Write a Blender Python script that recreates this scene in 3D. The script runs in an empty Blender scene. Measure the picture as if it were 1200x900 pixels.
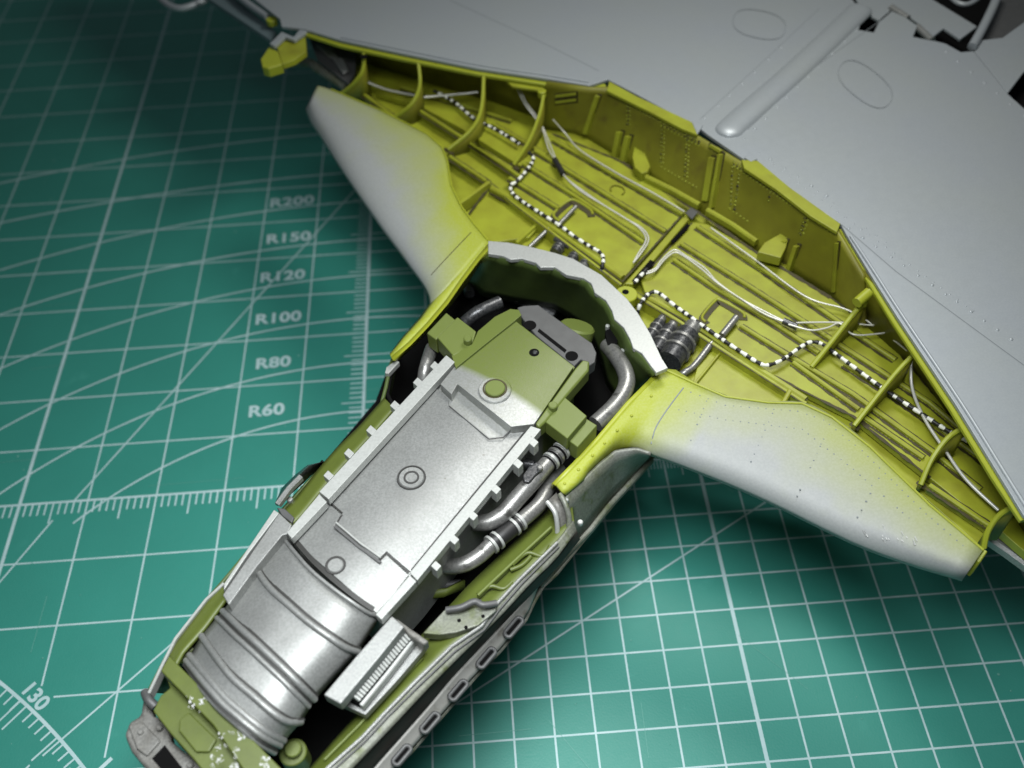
import bpy, bmesh, math, random
from mathutils import Vector, Matrix
random.seed(7)
S = bpy.context.scene
COL = S.collection
S.unit_settings.scale_length = 0.01      # one unit is one centimetre

# ------------------------------------------------------------------ camera, light, exposure
RM = Matrix(((0.9973057678, 0.0697614157, -0.0226837028),
             (-0.0679862946, 0.7628547932, -0.6429855583),
             (-0.0275512114, 0.6427953868, 0.7655423054)))
CC = Vector((4.0095704, -16.7267975, 23.8633185))
FP = 1146.157
cam_d = bpy.data.cameras.new('camera'); cam = bpy.data.objects.new('camera', cam_d); COL.objects.link(cam)
cam.matrix_world = Matrix.Translation(CC) @ RM.to_4x4()
cam_d.sensor_width = 36; cam_d.lens = FP / 1200 * 36
cam_d.clip_start = 0.1; cam_d.clip_end = 500
cam_d.dof.use_dof = True; cam_d.dof.focus_distance = 21.8; cam_d.dof.aperture_fstop = 0.15
S.camera = cam
W = bpy.data.worlds.new('World'); S.world = W; W.use_nodes = True
W.node_tree.nodes['Background'].inputs[0].default_value = (0.80, 0.92, 1.0, 1)
W.node_tree.nodes['Background'].inputs[1].default_value = 0.085
def area(name, loc, target, size, energy, col, spread=180):
    d = bpy.data.lights.new(name, 'AREA'); d.shape = 'RECTANGLE'; d.size = size[0]; d.size_y = size[1]
    d.energy = energy; d.color = col; d.spread = math.radians(spread)
    o = bpy.data.objects.new(name, d); COL.objects.link(o); o.location = loc
    o.rotation_euler = (Vector(target) - Vector(loc)).to_track_quat('-Z', 'Y').to_euler()
area('desk_lamp', (13, 8, 25.5), (6, 1, 4), (7, 7), 3600, (1.0, 0.985, 0.94))
area('second_lamp', (3.0, -10, 28), (1.5, -9.5, 0), (11, 11), 3900, (0.95, 0.98, 1.0), 101)
S.view_settings.view_transform = 'Standard'; S.view_settings.look = 'None'
S.view_settings.exposure = 0.0; S.view_settings.gamma = 1
S.view_settings.use_curve_mapping = False

# ------------------------------------------------------------------ helpers
def at(x, y, z):                       # the world point at height z seen at (x, y) of the photograph
    d = RM @ Vector(((x - 600) / FP, -(y - 450) / FP, -1))
    return CC + d * ((z - CC.z) / d.z)
def px(p):
    q = RM.transposed() @ (Vector(p) - CC)
    return 600 + FP * q.x / -q.z, 450 - FP * q.y / -q.z

def mat(name, col, rough=0.5, metal=0.0, col2=None, nscale=3.0, namt=0.5, bump=0.0, bscale=40.0, grain=0.0, gcol=None,
        spray=None, stain=None, coat=0.0):
    m = bpy.data.materials.new(name); m.use_nodes = True
    N = m.node_tree.nodes; L = m.node_tree.links
    b = N['Principled BSDF']
    b.inputs['Roughness'].default_value = rough; b.inputs['Metallic'].default_value = metal
    b.inputs['Coat Weight'].default_value = coat
    geo = N.new('ShaderNodeNewGeometry'); pos = geo.outputs['Position']
    def noise(sc, det=4):
        n = N.new('ShaderNodeTexNoise'); n.inputs['Scale'].default_value = sc; n.inputs['Detail'].default_value = det
        L.new(pos, n.inputs['Vector']); return n.outputs['Fac']
    def ramp(sock, a, bb):
        r = N.new('ShaderNodeMapRange'); r.inputs['From Min'].default_value = a; r.inputs['From Max'].default_value = bb
        L.new(sock, r.inputs['Value']); return r.outputs['Result']
    def mix(fac, A, B):
        x = N.new('ShaderNodeMix'); x.data_type = 'RGBA'
        if isinstance(fac, float): x.inputs[0].default_value = fac
        else: L.new(fac, x.inputs[0])
        for i, c in ((6, A), (7, B)):
            if isinstance(c, (tuple, list)): x.inputs[i].default_value = tuple(c[:3]) + (1,)
            else: L.new(c, x.inputs[i])
        return x.outputs[2]
    c = tuple(col)
    if spray:                          # overspray boundary: second paint fading in along a direction or from an attribute
        c2, kind, par = spray
        if kind == 'dir':
            p0, dr, w = par
            vm = N.new('ShaderNodeVectorMath'); vm.operation = 'SUBTRACT'; L.new(pos, vm.inputs[0]); vm.inputs[1].default_value = p0
            dt = N.new('ShaderNodeVectorMath'); dt.operation = 'DOT_PRODUCT'; L.new(vm.outputs[0], dt.inputs[0]); dt.inputs[1].default_value = dr
            f = ramp(dt.outputs['Value'], -w, w)
        else:
            a = N.new('ShaderNodeAttribute'); a.attribute_name = 'spray'
            nz = noise(1.3, 2)
            ad = N.new('ShaderNodeMath'); ad.operation = 'MULTIPLY_ADD'; L.new(nz, ad.inputs[0]); ad.inputs[1].default_value = 0.35; 
            L.new(a.outputs['Fac'], ad.inputs[2])
            f = ramp(ad.outputs[0], 0.2, 1.12)
        c = mix(f, c, c2)
        if kind == 'dir' and len(spray) == 3:
            mm = N.new('ShaderNodeMath'); mm.operation = 'MULTIPLY_ADD'; L.new(f, mm.inputs[0]); mm.inputs[1].default_value = -metal; mm.inputs[2].default_value = metal
            L.new(mm.outputs[0], b.inputs['Metallic'])
    if col2: c = mix(ramp(noise(nscale), 0.5 - 0.25, 0.5 + 0.25), c, mix(float(namt), c, col2))
    if stain:
        sc, lo, hi, scol = stain
        c = mix(ramp(noise(sc, 8), lo, hi), c, scol)
    if grain:
        c = mix(ramp(noise(20, 3), 0.5 - 0.12, 0.5 + 0.14), c, mix(float(grain), c, gcol or (0.02, 0.02, 0.02)))
    if isinstance(c, tuple): b.inputs['Base Color'].default_value = c[:3] + (1,)
    else: L.new(c, b.inputs['Base Color'])
    if bump:
        bn = N.new('ShaderNodeBump'); bn.inputs['Strength'].default_value = bump; bn.inputs['Distance'].default_value = 0.02
        L.new(noise(bscale, 3), bn.inputs['Height']); L.new(bn.outputs[0], b.inputs['Normal'])
    # uneven gloss
    rr = N.new('ShaderNodeMapRange'); L.new(noise(5.0, 5), rr.inputs['Value'])
    rr.inputs['From Min'].default_value = 0.3; rr.inputs['From Max'].default_value = 0.7
    rr.inputs['To Min'].default_value = max(rough - 0.02, 0.05); rr.inputs['To Max'].default_value = min(rough + 0.03, 1)
    L.new(rr.outputs[0], b.inputs['Roughness'])
    return m

YEL = (0.285, 0.32, 0.022); YEL2 = (0.20, 0.20, 0.014); OLV = (0.088, 0.115, 0.018); GRY = (0.31, 0.34, 0.345); SIL = (0.31, 0.32, 0.31)
M = {}
M['mat'] = mat('cutting_mat_green', (0.028, 0.225, 0.178), 0.5, col2=(0.022, 0.185, 0.145), nscale=0.35, namt=0.6, bump=0.25, bscale=18, stain=(0.9, 0.66, 0.8, (0.04, 0.25, 0.2)))
M['print'] = mat('mat_print', (0.42, 0.56, 0.57), 0.6, col2=(0.26, 0.42, 0.42), nscale=1.3, namt=0.7)
M['scratch'] = mat('pale_scratch', (0.10, 0.30, 0.25), 0.6)
M['table'] = mat('dark_table', (0.02, 0.02, 0.022), 0.6)
M['yellow'] = mat('primer_yellow', YEL, 0.42, col2=YEL2, nscale=1.6, namt=0.8, stain=(1.2, 0.58, 0.95, (0.14, 0.125, 0.014)), bump=0.1, bscale=25)
M['yellow_wall'] = mat('primer_yellow_darker', (0.21, 0.215, 0.014), 0.5, col2=(0.13, 0.12, 0.009), nscale=1.0, namt=0.9, stain=(1.6, 0.58, 0.8, (0.11, 0.09, 0.014)), bump=0.15, bscale=25)  # yellow in a darker, browner tone
M['yellow_clean'] = mat('primer_yellow_clean', (0.29, 0.325, 0.02), 0.45, col2=(0.24, 0.265, 0.018), nscale=3)
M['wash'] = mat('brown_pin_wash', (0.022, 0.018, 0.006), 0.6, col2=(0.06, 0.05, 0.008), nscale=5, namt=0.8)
M['grey'] = mat('wing_grey', GRY, 0.42, 0.25, col2=(0.30, 0.33, 0.36), nscale=0.5, namt=0.8, grain=0.06, gcol=(0.6, 0.62, 0.6), bump=0.05, bscale=60, stain=(1.1, 0.72, 0.9, (0.26, 0.27, 0.25)))
M['grey_line'] = mat('wing_grey_line', (0.17, 0.19, 0.2), 0.6)
M['le'] = mat('leading_edge_paint', (0.26, 0.275, 0.27), 0.55, 0.0, spray=((0.27, 0.31, 0.018), 'attr', None), grain=0.05, gcol=(0.75, 0.77, 0.72), bump=0.08, bscale=60)
M['silver'] = mat('silver_paint', SIL, 0.43, 0.5, col2=(0.22, 0.225, 0.215), nscale=0.8, namt=0.8, grain=0.45, gcol=(0.16, 0.165, 0.16), bump=0.3, bscale=55, stain=(7, 0.70, 0.78, (0.14, 0.13, 0.11)))
M['silver_bright'] = mat('silver_bright', (0.40, 0.415, 0.395), 0.42, 0.35, grain=0.12, bump=0.1, bscale=40, stain=(9, 0.68, 0.76, (0.2, 0.2, 0.18)))
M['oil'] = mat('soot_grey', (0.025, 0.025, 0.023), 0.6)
M['silver_worn'] = mat('silver_worn', (0.22, 0.23, 0.205), 0.5, 0.25, col2=(0.11, 0.125, 0.07), nscale=1.6, namt=0.9, grain=0.3, stain=(3.2, 0.55, 0.68, (0.10, 0.12, 0.05)))
M['engine'] = mat('engine_silver_to_green', (0.34, 0.35, 0.34), 0.42, 0.5, grain=0.25, gcol=(0.12, 0.13, 0.07), bump=0.3, bscale=55,
                  spray=((0.105, 0.135, 0.028), 'dir', (tuple(at(580, 452, 7.0)), (0.66, 0.75, 0.0), 0.10)))
M['olive'] = mat('interior_green', OLV, 0.45, col2=(0.065, 0.085, 0.014), nscale=2.2, namt=0.7, bump=0.1, bscale=30, grain=0.05)
M['olive_light'] = mat('interior_green_light', (0.105, 0.135, 0.028), 0.45, grain=0.10, gcol=(0.1, 0.14, 0.02), bump=0.1, bscale=50)
M['olive_dark'] = mat('interior_green_dusty', (0.075, 0.115, 0.022), 0.5, col2=(0.03, 0.045, 0.015), nscale=1.0, namt=0.8)
M['black'] = mat('black_primer_hole_shade', (0.004, 0.004, 0.004), 0.95)  # black paint, also stands in for the shade inside holes and gaps
M['black'].node_tree.nodes['Principled BSDF'].inputs['Specular IOR Level'].default_value = 0.1
M['dark'] = mat('gunmetal', (0.045, 0.047, 0.05), 0.32, 0.6, grain=0.4, gcol=(0.2, 0.2, 0.2), bump=0.2)
M['gun'] = mat('dark_grey_plate', (0.085, 0.087, 0.086), 0.5, 0.2, col2=(0.055, 0.055, 0.055), nscale=4, bump=0.2)
M['pipe'] = mat('steel_pipe', (0.30, 0.30, 0.285), 0.34, 0.65, grain=0.45, gcol=(0.1, 0.1, 0.1), bump=0.2, bscale=50, stain=(3, 0.6, 0.7, (0.1, 0.1, 0.09)))
M['wire'] = mat('silver_wire', (0.66, 0.66, 0.60), 0.4, 0.35, col2=(0.5, 0.5, 0.44), nscale=6)
M['wblack'] = mat('wire_black', (0.012, 0.012, 0.012), 0.5)
M['wwhite'] = mat('wire_white', (0.75, 0.76, 0.68), 0.5)
M['bare'] = mat('bare_grey_plastic', (0.45, 0.46, 0.45), 0.5)
M['nose'] = mat('nose_grey', (0.22, 0.22, 0.205), 0.5, 0.2, col2=(0.11, 0.105, 0.09), nscale=3, namt=0.9, grain=0.35, bump=0.3, bscale=20)
M['recess'] = mat('brown_black_recess', (0.022, 0.018, 0.014), 0.8, col2=(0.05, 0.04, 0.03), nscale=2)
M['shroud'] = mat('shroud_grey', (0.28, 0.28, 0.26), 0.45, 0.2, col2=(0.17, 0.17, 0.15), nscale=1.5, namt=0.7, stain=(3, 0.6, 0.75, (0.12, 0.11, 0.09)))
M['flap'] = mat('flap_blue_grey', (0.10, 0.14, 0.15), 0.5)

def finish(name, bm, m, parent=None, smooth=30, bevel=0.0, kind=None, label=None):
    me = bpy.data.meshes.new(name)
    bmesh.ops.recalc_face_normals(bm, faces=bm.faces[:])
    bm.to_mesh(me); bm.free()
    o = bpy.data.objects.new(name, me); COL.objects.link(o)
    for mm in (m if isinstance(m, list) else [m]): me.materials.append(M[mm])
    if smooth:
        for p in me.polygons: p.use_smooth = True
        me.set_sharp_from_angle(angle=math.radians(smooth))
    if parent is not None:
        o.parent = parent
        o.matrix_parent_inverse = PINV.get(parent.name, Matrix.Identity(4))
    if bevel:
        md = o.modifiers.new('bevel', 'BEVEL'); md.width = bevel; md.segments = 2; md.limit_method = 'ANGLE'; md.angle_limit = math.radians(40)
        md.harden_normals = True
    if kind: o['kind'] = kind
    if label: o['label'] = label
    return o
PINV = {}
def empty(name, loc, label, cat):
    o = bpy.data.objects.new(name, None); COL.objects.link(o); o.location = loc
    o['label'] = label; o['category'] = cat; PINV[name] = Matrix.Translation(-Vector(loc))
    return o

def plate(name, pts, z, th, m, parent, bevel=0.02, holes=(), **k):
    """plate whose outline is traced at its own height z (number or function of the traced point), th thick downward"""
    zf = z if callable(z) else (lambda x, y: z)
    bm = bmesh.new()
    vs = [bm.verts.new((x, -y, 0)) for x, y in pts]
    bm.faces.new(vs)
    if callable(z):
        n = Vector((0.70, -0.71, 0)).normalized()
        ds = [v.co.dot(n) for v in bm.verts]
        d = min(ds) + 9
        while d < max(ds):
            bmesh.ops.bisect_plane(bm, geom=bm.verts[:] + bm.edges[:] + bm.faces[:], plane_co=n * d, plane_no=n)
            d += 9
    ext = bmesh.ops.extrude_face_region(bm, geom=bm.faces[:])
    low = {v for v in ext['geom'] if isinstance(v, bmesh.types.BMVert)}
    for v in bm.verts:
        p = at(v.co.x, -v.co.y, zf(v.co.x, -v.co.y))
        if v in low: p.z -= th
        v.co = p
    return finish(name, bm, m, parent, bevel=bevel, **k)

def catmull(P, n=6, closed=False):
    P = [Vector(p) for p in P]; out = []
    if len(P) < 3: return P
    for i in range(len(P) - 1):
        a = P[max(i - 1, 0)]; b = P[i]; c = P[i + 1]; d = P[min(i + 2, len(P) - 1)]
        for j in range(n):
            t = j / n
            out.append(0.5 * ((2 * b) + (c - a) * t + (2 * a - 5 * b + 4 * c - d) * t * t + (3 * b - a - 3 * c + d) * t ** 3))
    out.append(P[-1]); return out

def sweep(bm, P, prof, up=Vector((0, 0, 1)), matf=None, cap=True):
    """profile [(across, up)] along world points P"""
    rings = []
    for i, p in enumerate(P):
        t = (P[min(i + 1, len(P) - 1)] - P[max(i - 1, 0)]).normalized()
        s = t.cross(up)
        if s.length < 1e-3: s = t.cross(Vector((1, 0, 0)))
        s.normalize(); u = s.cross(t)
        sc = prof(i) if callable(prof) else prof
        rings.append([bm.verts.new(p + s * a + u * b) for a, b in sc])
    n = len(rings[0])
    for i in range(len(rings) - 1):
        for j in range(n):
            f = bm.faces.new((rings[i][j], rings[i][(j + 1) % n], rings[i + 1][(j + 1) % n], rings[i + 1][j]))
            if matf: f.material_index = matf(i)
    if cap:
        bm.faces.new(rings[0]); bm.faces.new(rings[-1][::-1])
def circ(r, n=10): return [(r * math.cos(2 * math.pi * k / n), r * math.sin(2 * math.pi * k / n)) for k in range(n)]
def tube(name, pts, r, m, parent, n=10, sm=5, **k):
    """pts (x, y, z): traced point and its height"""
    P = catmull([at(*p) for p in pts], sm)
    bm = bmesh.new(); sweep(bm, P, circ(r, n)); return finish(name, bm, m, parent, smooth=50, **k)
def bar(name, pts, w, h, m, parent, wash=0.0, **k):
    """flat-topped strip along traced points, chamfered"""
    P = [at(*p) for p in pts]; c = min(w, h) * 0.25
    bm = bmesh.new()
    sweep(bm, P, [(-w / 2, -h), (w / 2, -h), (w / 2, -c), (w / 2 - c, 0), (-w / 2 + c, 0), (-w / 2, -c)])
    o = finish(name, bm, m, parent, smooth=20, **k)
    return o
def wash_line(pts, off, w, lift):
    """thin uneven line of dark wash beside a raised strip"""
    P = [at(*p) for p in pts]; Q = []
    for i in range(len(P) - 1):
        n = max(2, int((P[i + 1] - P[i]).length / 0.12))
        for j in range(n): Q.append(P[i].lerp(P[i + 1], j / n))
    Q.append(P[-1]); prev = None
    for i, p in enumerate(Q):
        t = (Q[min(i + 1, len(Q) - 1)] - Q[max(i - 1, 0)]).normalized(); s = t.cross(Vector((0, 0, 1))).normalized()
        ww = w * random.uniform(0.45, 1.15)
        a = WASH.verts.new(p + s * (off - ww / 2) + Vector((0, 0, lift))); b = WASH.verts.new(p + s * (off + ww / 2) + Vector((0, 0, lift)))
        if prev: WASH.faces.new((prev[0], a, b, prev[1]))
        prev = (a, b)
WASH = bmesh.new()

def cyl(bm, c, r, h, n=20, axis=Vector((0, 0, 1)), r2=None, c0=0.0):
    """cylinder whose top centre is c; c0 chamfers the top"""
    axis = Vector(axis).normalized(); r2 = r if r2 is None else r2
    a = axis.orthogonal().normalized(); b = axis.cross(a)
    lv = [(r2, -h), (r, -c0), (r - c0, 0)] if c0 else [(r2, -h), (r, 0)]
    R = [[bm.verts.new(c + axis * z + a * (q * math.cos(2 * math.pi * k / n)) + b * (q * math.sin(2 * math.pi * k / n))) for k in range(n)] for q, z in lv]
    for i in range(len(R) - 1):
        for k in range(n): bm.faces.new((R[i][k], R[i][(k + 1) % n], R[i + 1][(k + 1) % n], R[i + 1][k]))
    bm.faces.new(R[-1]); bm.faces.new(R[0][::-1])
def disc(name, x, y, z, rpx, h, m, parent, n=28, axis=(0, 0, 1), c0=0.02, **k):
    c = at(x, y, z); r = rpx * (c - CC).length / FP
    bm = bmesh.new(); cyl(bm, c, r, h, n, Vector(axis), c0=c0); return finish(name, bm, m, parent, smooth=35, **k)
def ring(name, x, y, z, rpx, wcm, m, parent, **k):
    c = at(x, y, z); r = rpx * (c - CC).length / FP
    bm = bmesh.new(); n = 32; m4 = []
    for i in range(n):
        a = 2 * math.pi * i / n; d = Vector((math.cos(a), math.sin(a), 0))
        m4.append([bm.verts.new(c + d * (r + q) + Vector((0, 0, zz))) for q, zz in ((-wcm, -0.05), (-wcm * 0.6, 0.0), (wcm * 0.6, 0.0), (wcm, -0.05))])
    for i in range(n):
        for j in range(3): bm.faces.new((m4[i][j], m4[i][j + 1], m4[(i + 1) % n][j + 1], m4[(i + 1) % n][j]))
    return finish(name, bm, m, parent, smooth=60, **k)
def dome(bm, c, r, n=6, up=Vector((0, 0, 1))):
    up = Vector(up).normalized(); a = up.orthogonal().normalized(); b = up.cross(a)
    R = [[bm.verts.new(c + up * (h * r) + a * (q * r * math.cos(2 * math.pi * k / n)) + b * (q * r * math.sin(2 * math.pi * k / n))) for k in range(n)] for q, h in ((1, -0.1), (0.72, 0.38))]
    t = bm.verts.new(c + up * 0.55 * r)
    for k in range(n):
        bm.faces.new((R[0][k], R[0][(k + 1) % n], R[1][(k + 1) % n], R[1][k])); bm.faces.new((R[1][k], R[1][(k + 1) % n], t))
def rivet_rows(name, rows, zf, r, m, parent, up=(0, 0, 1), step=8, lift=0.0):
    bm = bmesh.new()
    for row in rows:
        for i in range(len(row) - 1):
            (x0, y0), (x1, y1) = row[i], row[i + 1]
            n = max(1, int(math.hypot(x1 - x0, y1 - y0) / step))
            for j in range(n):
                t = (j + random.uniform(-0.08, 0.08)) / n; x = x0 + (x1 - x0) * t; y = y0 + (y1 - y0) * t
                dome(bm, at(x, y, zf(x, y)) + Vector(up).normalized() * lift, r * random.uniform(0.8, 1.1), up=up)
    return finish(name, bm, m, parent, smooth=60, kind='stuff')
def loft(name, rows, m, parent, th=0.06, attr=None, **k):
    """rows: list of lists of (x, y, z); a skin th thick below them"""
    bm = bmesh.new()
    lay = bm.verts.layers.float.new('spray') if attr else None
    top = []; bot = []
    nr = len(rows)
    for i, row in enumerate(rows):
        top.append([bm.verts.new(at(*p)) for p in row])
    for i in range(nr):
        for j in range(len(rows[i])):
            if lay is not None: top[i][j][lay] = attr(i, j)
    for i in range(nr - 1):
        for j in range(len(rows[0]) - 1): bm.faces.new((top[i][j], top[i][j + 1], top[i + 1][j + 1], top[i + 1][j]))
    bmesh.ops.recalc_face_normals(bm, faces=bm.faces[:])
    up = sum(f.normal.z for f in bm.faces)
    if up < 0: bmesh.ops.reverse_faces(bm, faces=bm.faces[:])
    o = finish2(name, bm, m, parent, **k)
    if th:
        md = o.modifiers.new('thickness', 'SOLIDIFY'); md.thickness = th; md.offset = -1
    return o
def finish2(name, bm, m, parent, **k):
    me = bpy.data.meshes.new(name); bm.to_mesh(me); bm.free()
    o = bpy.data.objects.new(name, me); COL.objects.link(o); me.materials.append(M[m])
    for p in me.polygons: p.use_smooth = True
    me.set_sharp_from_angle(angle=math.radians(40))
    o.parent = parent; o.matrix_parent_inverse = PINV.get(parent.name, Matrix.Identity(4)) if parent else Matrix.Identity(4)
    for kk in ('kind', 'label'):
        if k.get(kk): o[kk] = k[kk]
    return o
def resample(pts, n):
    P = [Vector(p) for p in pts]; L = [0]
    for i in range(len(P) - 1): L.append(L[-1] + (P[i + 1] - P[i]).length)
    out = []
    for k in range(n):
        d = L[-1] * k / (n - 1); i = 0
        while i < len(P) - 2 and L[i + 1] < d: i += 1
        out.append(P[i].lerp(P[i + 1], (d - L[i]) / max(L[i + 1] - L[i], 1e-6)))
    return out

# ------------------------------------------------------------------ setting: table and cutting mat
def slab(name, x0, y0, x1, y1, z, th, m, parent=None, **k):
    bm = bmesh.new(); bmesh.ops.create_cube(bm, size=1)
    for v in bm.verts: v.co = Vector(((x0 + x1) / 2 + v.co.x * (x1 - x0), (y0 + y1) / 2 + v.co.y * (y1 - y0), z - th / 2 + v.co.z * th))
    return finish(name, bm, m, parent, smooth=0, **k)
slab('table_top', -90, -60, 100, 90, -0.31, 2, 'table')['kind'] = 'structure'
cm = empty('cutting_mat', (0, 0, 0), 'green cutting mat printed with pale grid lines and arcs, lying under the aircraft model', 'cutting mat')
slab('mat_sheet', -42, -32, 48, 46, 0, 0.3, 'mat', cm, bevel=0.08)
bmP = bmesh.new()
def strip(a, b, w, z=0.004, bm=None):
    bm = bm or bmP; a = Vector((a[0], a[1], z)); b = Vector((b[0], b[1], z)); s = (b - a).normalized().cross(Vector((0, 0, 1))) * (w / 2)
    bm.faces.new([bm.verts.new(p) for p in (a - s, b - s, b + s, a + s)])
def arc(cx, cy, r, a0, a1, w, z=0.008):
    n = 90; prev = None
    for i in range(n + 1):
        a = math.radians(a0 + (a1 - a0) * i / n); d = Vector((math.cos(a), math.sin(a), 0)); c = Vector((cx, cy, z))
        v = (bmP.verts.new(c + d * (r - w / 2)), bmP.verts.new(c + d * (r + w / 2)))
        if prev: bmP.faces.new((prev[0], prev[1], v[1], v[0]))
        prev = v
thin, thick = 0.05, 0.10
def inarc(x, y): return math.hypot(x + 21.1, y + 21.5) < 20.1
for X in range(-30, 1, 2):
    y0 = -30
    if X == -8: y0 = -5.68
    if X == -6: y0 = -7.66
    strip((X, y0), (X, 44), thick if X % 10 == 0 else thin)
    if X in (-8, -6): strip((X - 1.6 if X == -8 else X, y0 - 6), (X - 1.6 if X == -8 else X, -9.2), thin)
for X in range(1, 41): strip((X, -30), (X, 44 if X % 2 == 0 else 0), thick if X % 10 == 0 else thin)
for Y in range(-28, 45, 2):
    x0 = -40
    if Y == -6: x0 = -7.62
    if Y == -8: x0 = -5.4
    strip((x0, Y), (0.0, Y), 0.075 if Y == 0 else thin, 0.0055)
for Y in range(-28, 45): strip((0.0, Y), (46, Y), 0.075 if Y == 0 else thin, 0.0055)
arc(0, -9.05, 11.7, 50, 135, 0.06, 0.0070); arc(0, -10.97, 15.65, 45, 135, 0.06, 0.0072); arc(0, -12.2, 18.9, 40, 135, 0.06, 0.0074)
arc(0, -14.8, 23.6, 50, 130, 0.06, 0.0076); arc(0, -21, 31.7, 55, 120, 0.065, 0.0078); arc(0, -23, 35.9, 55, 120, 0.065, 0.008)
arc(0, -44, 58.7, 60, 110, 0.07, 0.0082); arc(0, -38.8, 56.2, 60, 110, 0.07, 0.0084)
arc(-21.1, -21.5, 20.0, 20, 80, 0.085, 0.0086)
strip((-8.4, 0.03), (-0.3, 14.2), 0.05, 0.0088); strip((-7.54, -7.5), (0, 0), 0.05, 0.0088); strip((-10.4, -3.5), (-8.89, -0.62), 0.05, 0.009)
strip((2.4, -7.1), (16, 0.73), 0.05, 0.0092); strip((-9.3, -9.4), (-7.8, -7.7), 0.05, 0.009); strip((-10.4, -8.4), (-8.45, -6.05), 0.05, 0.0094)
finish('grid_print', bmP, 'print', cm, smooth=0, label='pale grid lines, radius arcs and angle lines')
bmP = bmesh.new()
for i in range(-60, 1):
    x = i * 0.2; long = (abs(i) % 10 == 5); strip((x, 0.0), (x, -0.72 if long else -0.42), 0.05, 0.0042)
for i in range(1, 300):
    x = i * 0.1; strip((x, 0), (x, -0.62 if i % 10 == 5 else (-0.35)), 0.03, 0.0042)
for i in range(1, 120):
    y = i * 0.2; long = (i % 10 == 5); strip((0, y), (-0.7 if long else -0.45, y), 0.045, 0.0042)
for i in range(0, 80):
    a = math.radians(20 + i * 0.75); d = Vector((math.cos(a), math.sin(a))); r = 20.0
    strip(tuple(Vector((-21.1, -21.5)) + d * r), tuple(Vector((-21.1, -21.5)) + d * (r - (0.75 if i % 5 == 0 else 0.33))), 0.05, 0.0046)
finish('ruler_ticks', bmP, 'print', cm, smooth=0, kind='stuff', label='fine ruler ticks along the zero lines')
bm = bmesh.new()
for i in range(46):
    x, y = random.uniform(-16, 18), random.uniform(-12, 20); a = random.choice((0.02, 1.55, 0.6, 2.3, random.uniform(0, 3.1))); l = random.uniform(0.4, 3.0)
    strip((x, y), (x + l * math.cos(a), y + l * math.sin(a)), random.uniform(0.006, 0.014), 0.012 + i * 0.00002, bm)
finish('knife_scratch', bm, 'scratch', cm, smooth=0, kind='stuff', label='fine knife scratches on the mat')
bm = bmesh.new()
for i in range(170):
    dome(bm, Vector((random.uniform(-16, 18), random.uniform(-12, 20), 0.012)), random.choice((0.015, 0.02, 0.025, 0.04)), 5)
finish('lint_speck', bm, 'scratch', cm, smooth=60, kind='stuff', label='specks of dust and lint on the mat')
def text(body, x, y, size, rot=0, parent=cm):
    cu = bpy.data.curves.new('t', 'FONT'); cu.body = body; cu.size = size; cu.offset = 0.032 * size; cu.align_x = 'CENTER'; cu.align_y = 'CENTER'; cu.space_character = 1.04
    o = bpy.data.objects.new('t', cu); COL.objects.link(o)
    dg = bpy.context.evaluated_depsgraph_get(); me = bpy.data.meshes.new_from_object(o.evaluated_get(dg)); bpy.data.objects.remove(o)
    me.materials.clear(); me.materials.append(M['print'])
    me.transform(Matrix.Translation((x, y, 0.0105)) @ Matrix.Rotation(math.radians(rot), 4, 'Z') @ Matrix.Diagonal((1.12, 1, 1, 1)))
    ob = bpy.data.objects.new('printed_number', me); COL.objects.link(ob); ob.parent = parent; ob['label'] = 'printed number ' + body
def tpx(body, x, y, size, rot=0):
    p = at(x, y, 0); text(body, p.x, p.y, size, rot)
tpx('R60', 312, 481.5, 0.62, 2); tpx('R80', 320, 425.5, 0.63, 2); tpx('R100', 326, 373, 0.65, 2); tpx('R120', 331, 324, 0.66, 2)
tpx('R150', 338, 279, 0.68, 2); tpx('R200', 342, 236.5, 0.7, 2); tpx('130', 41, 816, 0.52, -44); tpx('1', 122, 897, 0.55, -44)

# ------------------------------------------------------------------ the aircraft model
A = empty('model_aircraft', tuple(at(560, 560, 0)), 'unfinished aircraft model with silver engine, yellow-green wheel bays and grey wings, lying on the mat', 'model aircraft')
F0, F1 = 5.30, 5.55       # heights of bay floor and of its raised panels
ZW = 7.05                 # wing skin
# --- wing skin
skin = [(357, 34), (400, 47), (470, 62), (560, 80), (640, 92), (690, 100), (712, 93), (745, 110), (820, 150), (830, 158), (868, 184), (925, 222), (985, 262), (992, 275),
        (1018, 318), (1052, 372), (1120, 474), (1170, 555), (1200, 604), (1260, 640), (1420, 500), (1330, 215), (1200, 127), (1181, 110), (1141, 60), (1126, 61), (1108, 51), (1096, 48),
        (1089, 47), (1070, 43), (1075, 30), (1061, 20), (1045, 13), (1030, 26), (1024, 38), (1006, 35), (1012, 16), (990, -12), (800, -160), (150, -120), (300, 0), (328, 22), (330, 31)]
wing = plate('wing_skin', skin, ZW, 0.10, 'grey', A, bevel=0.015)
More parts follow.
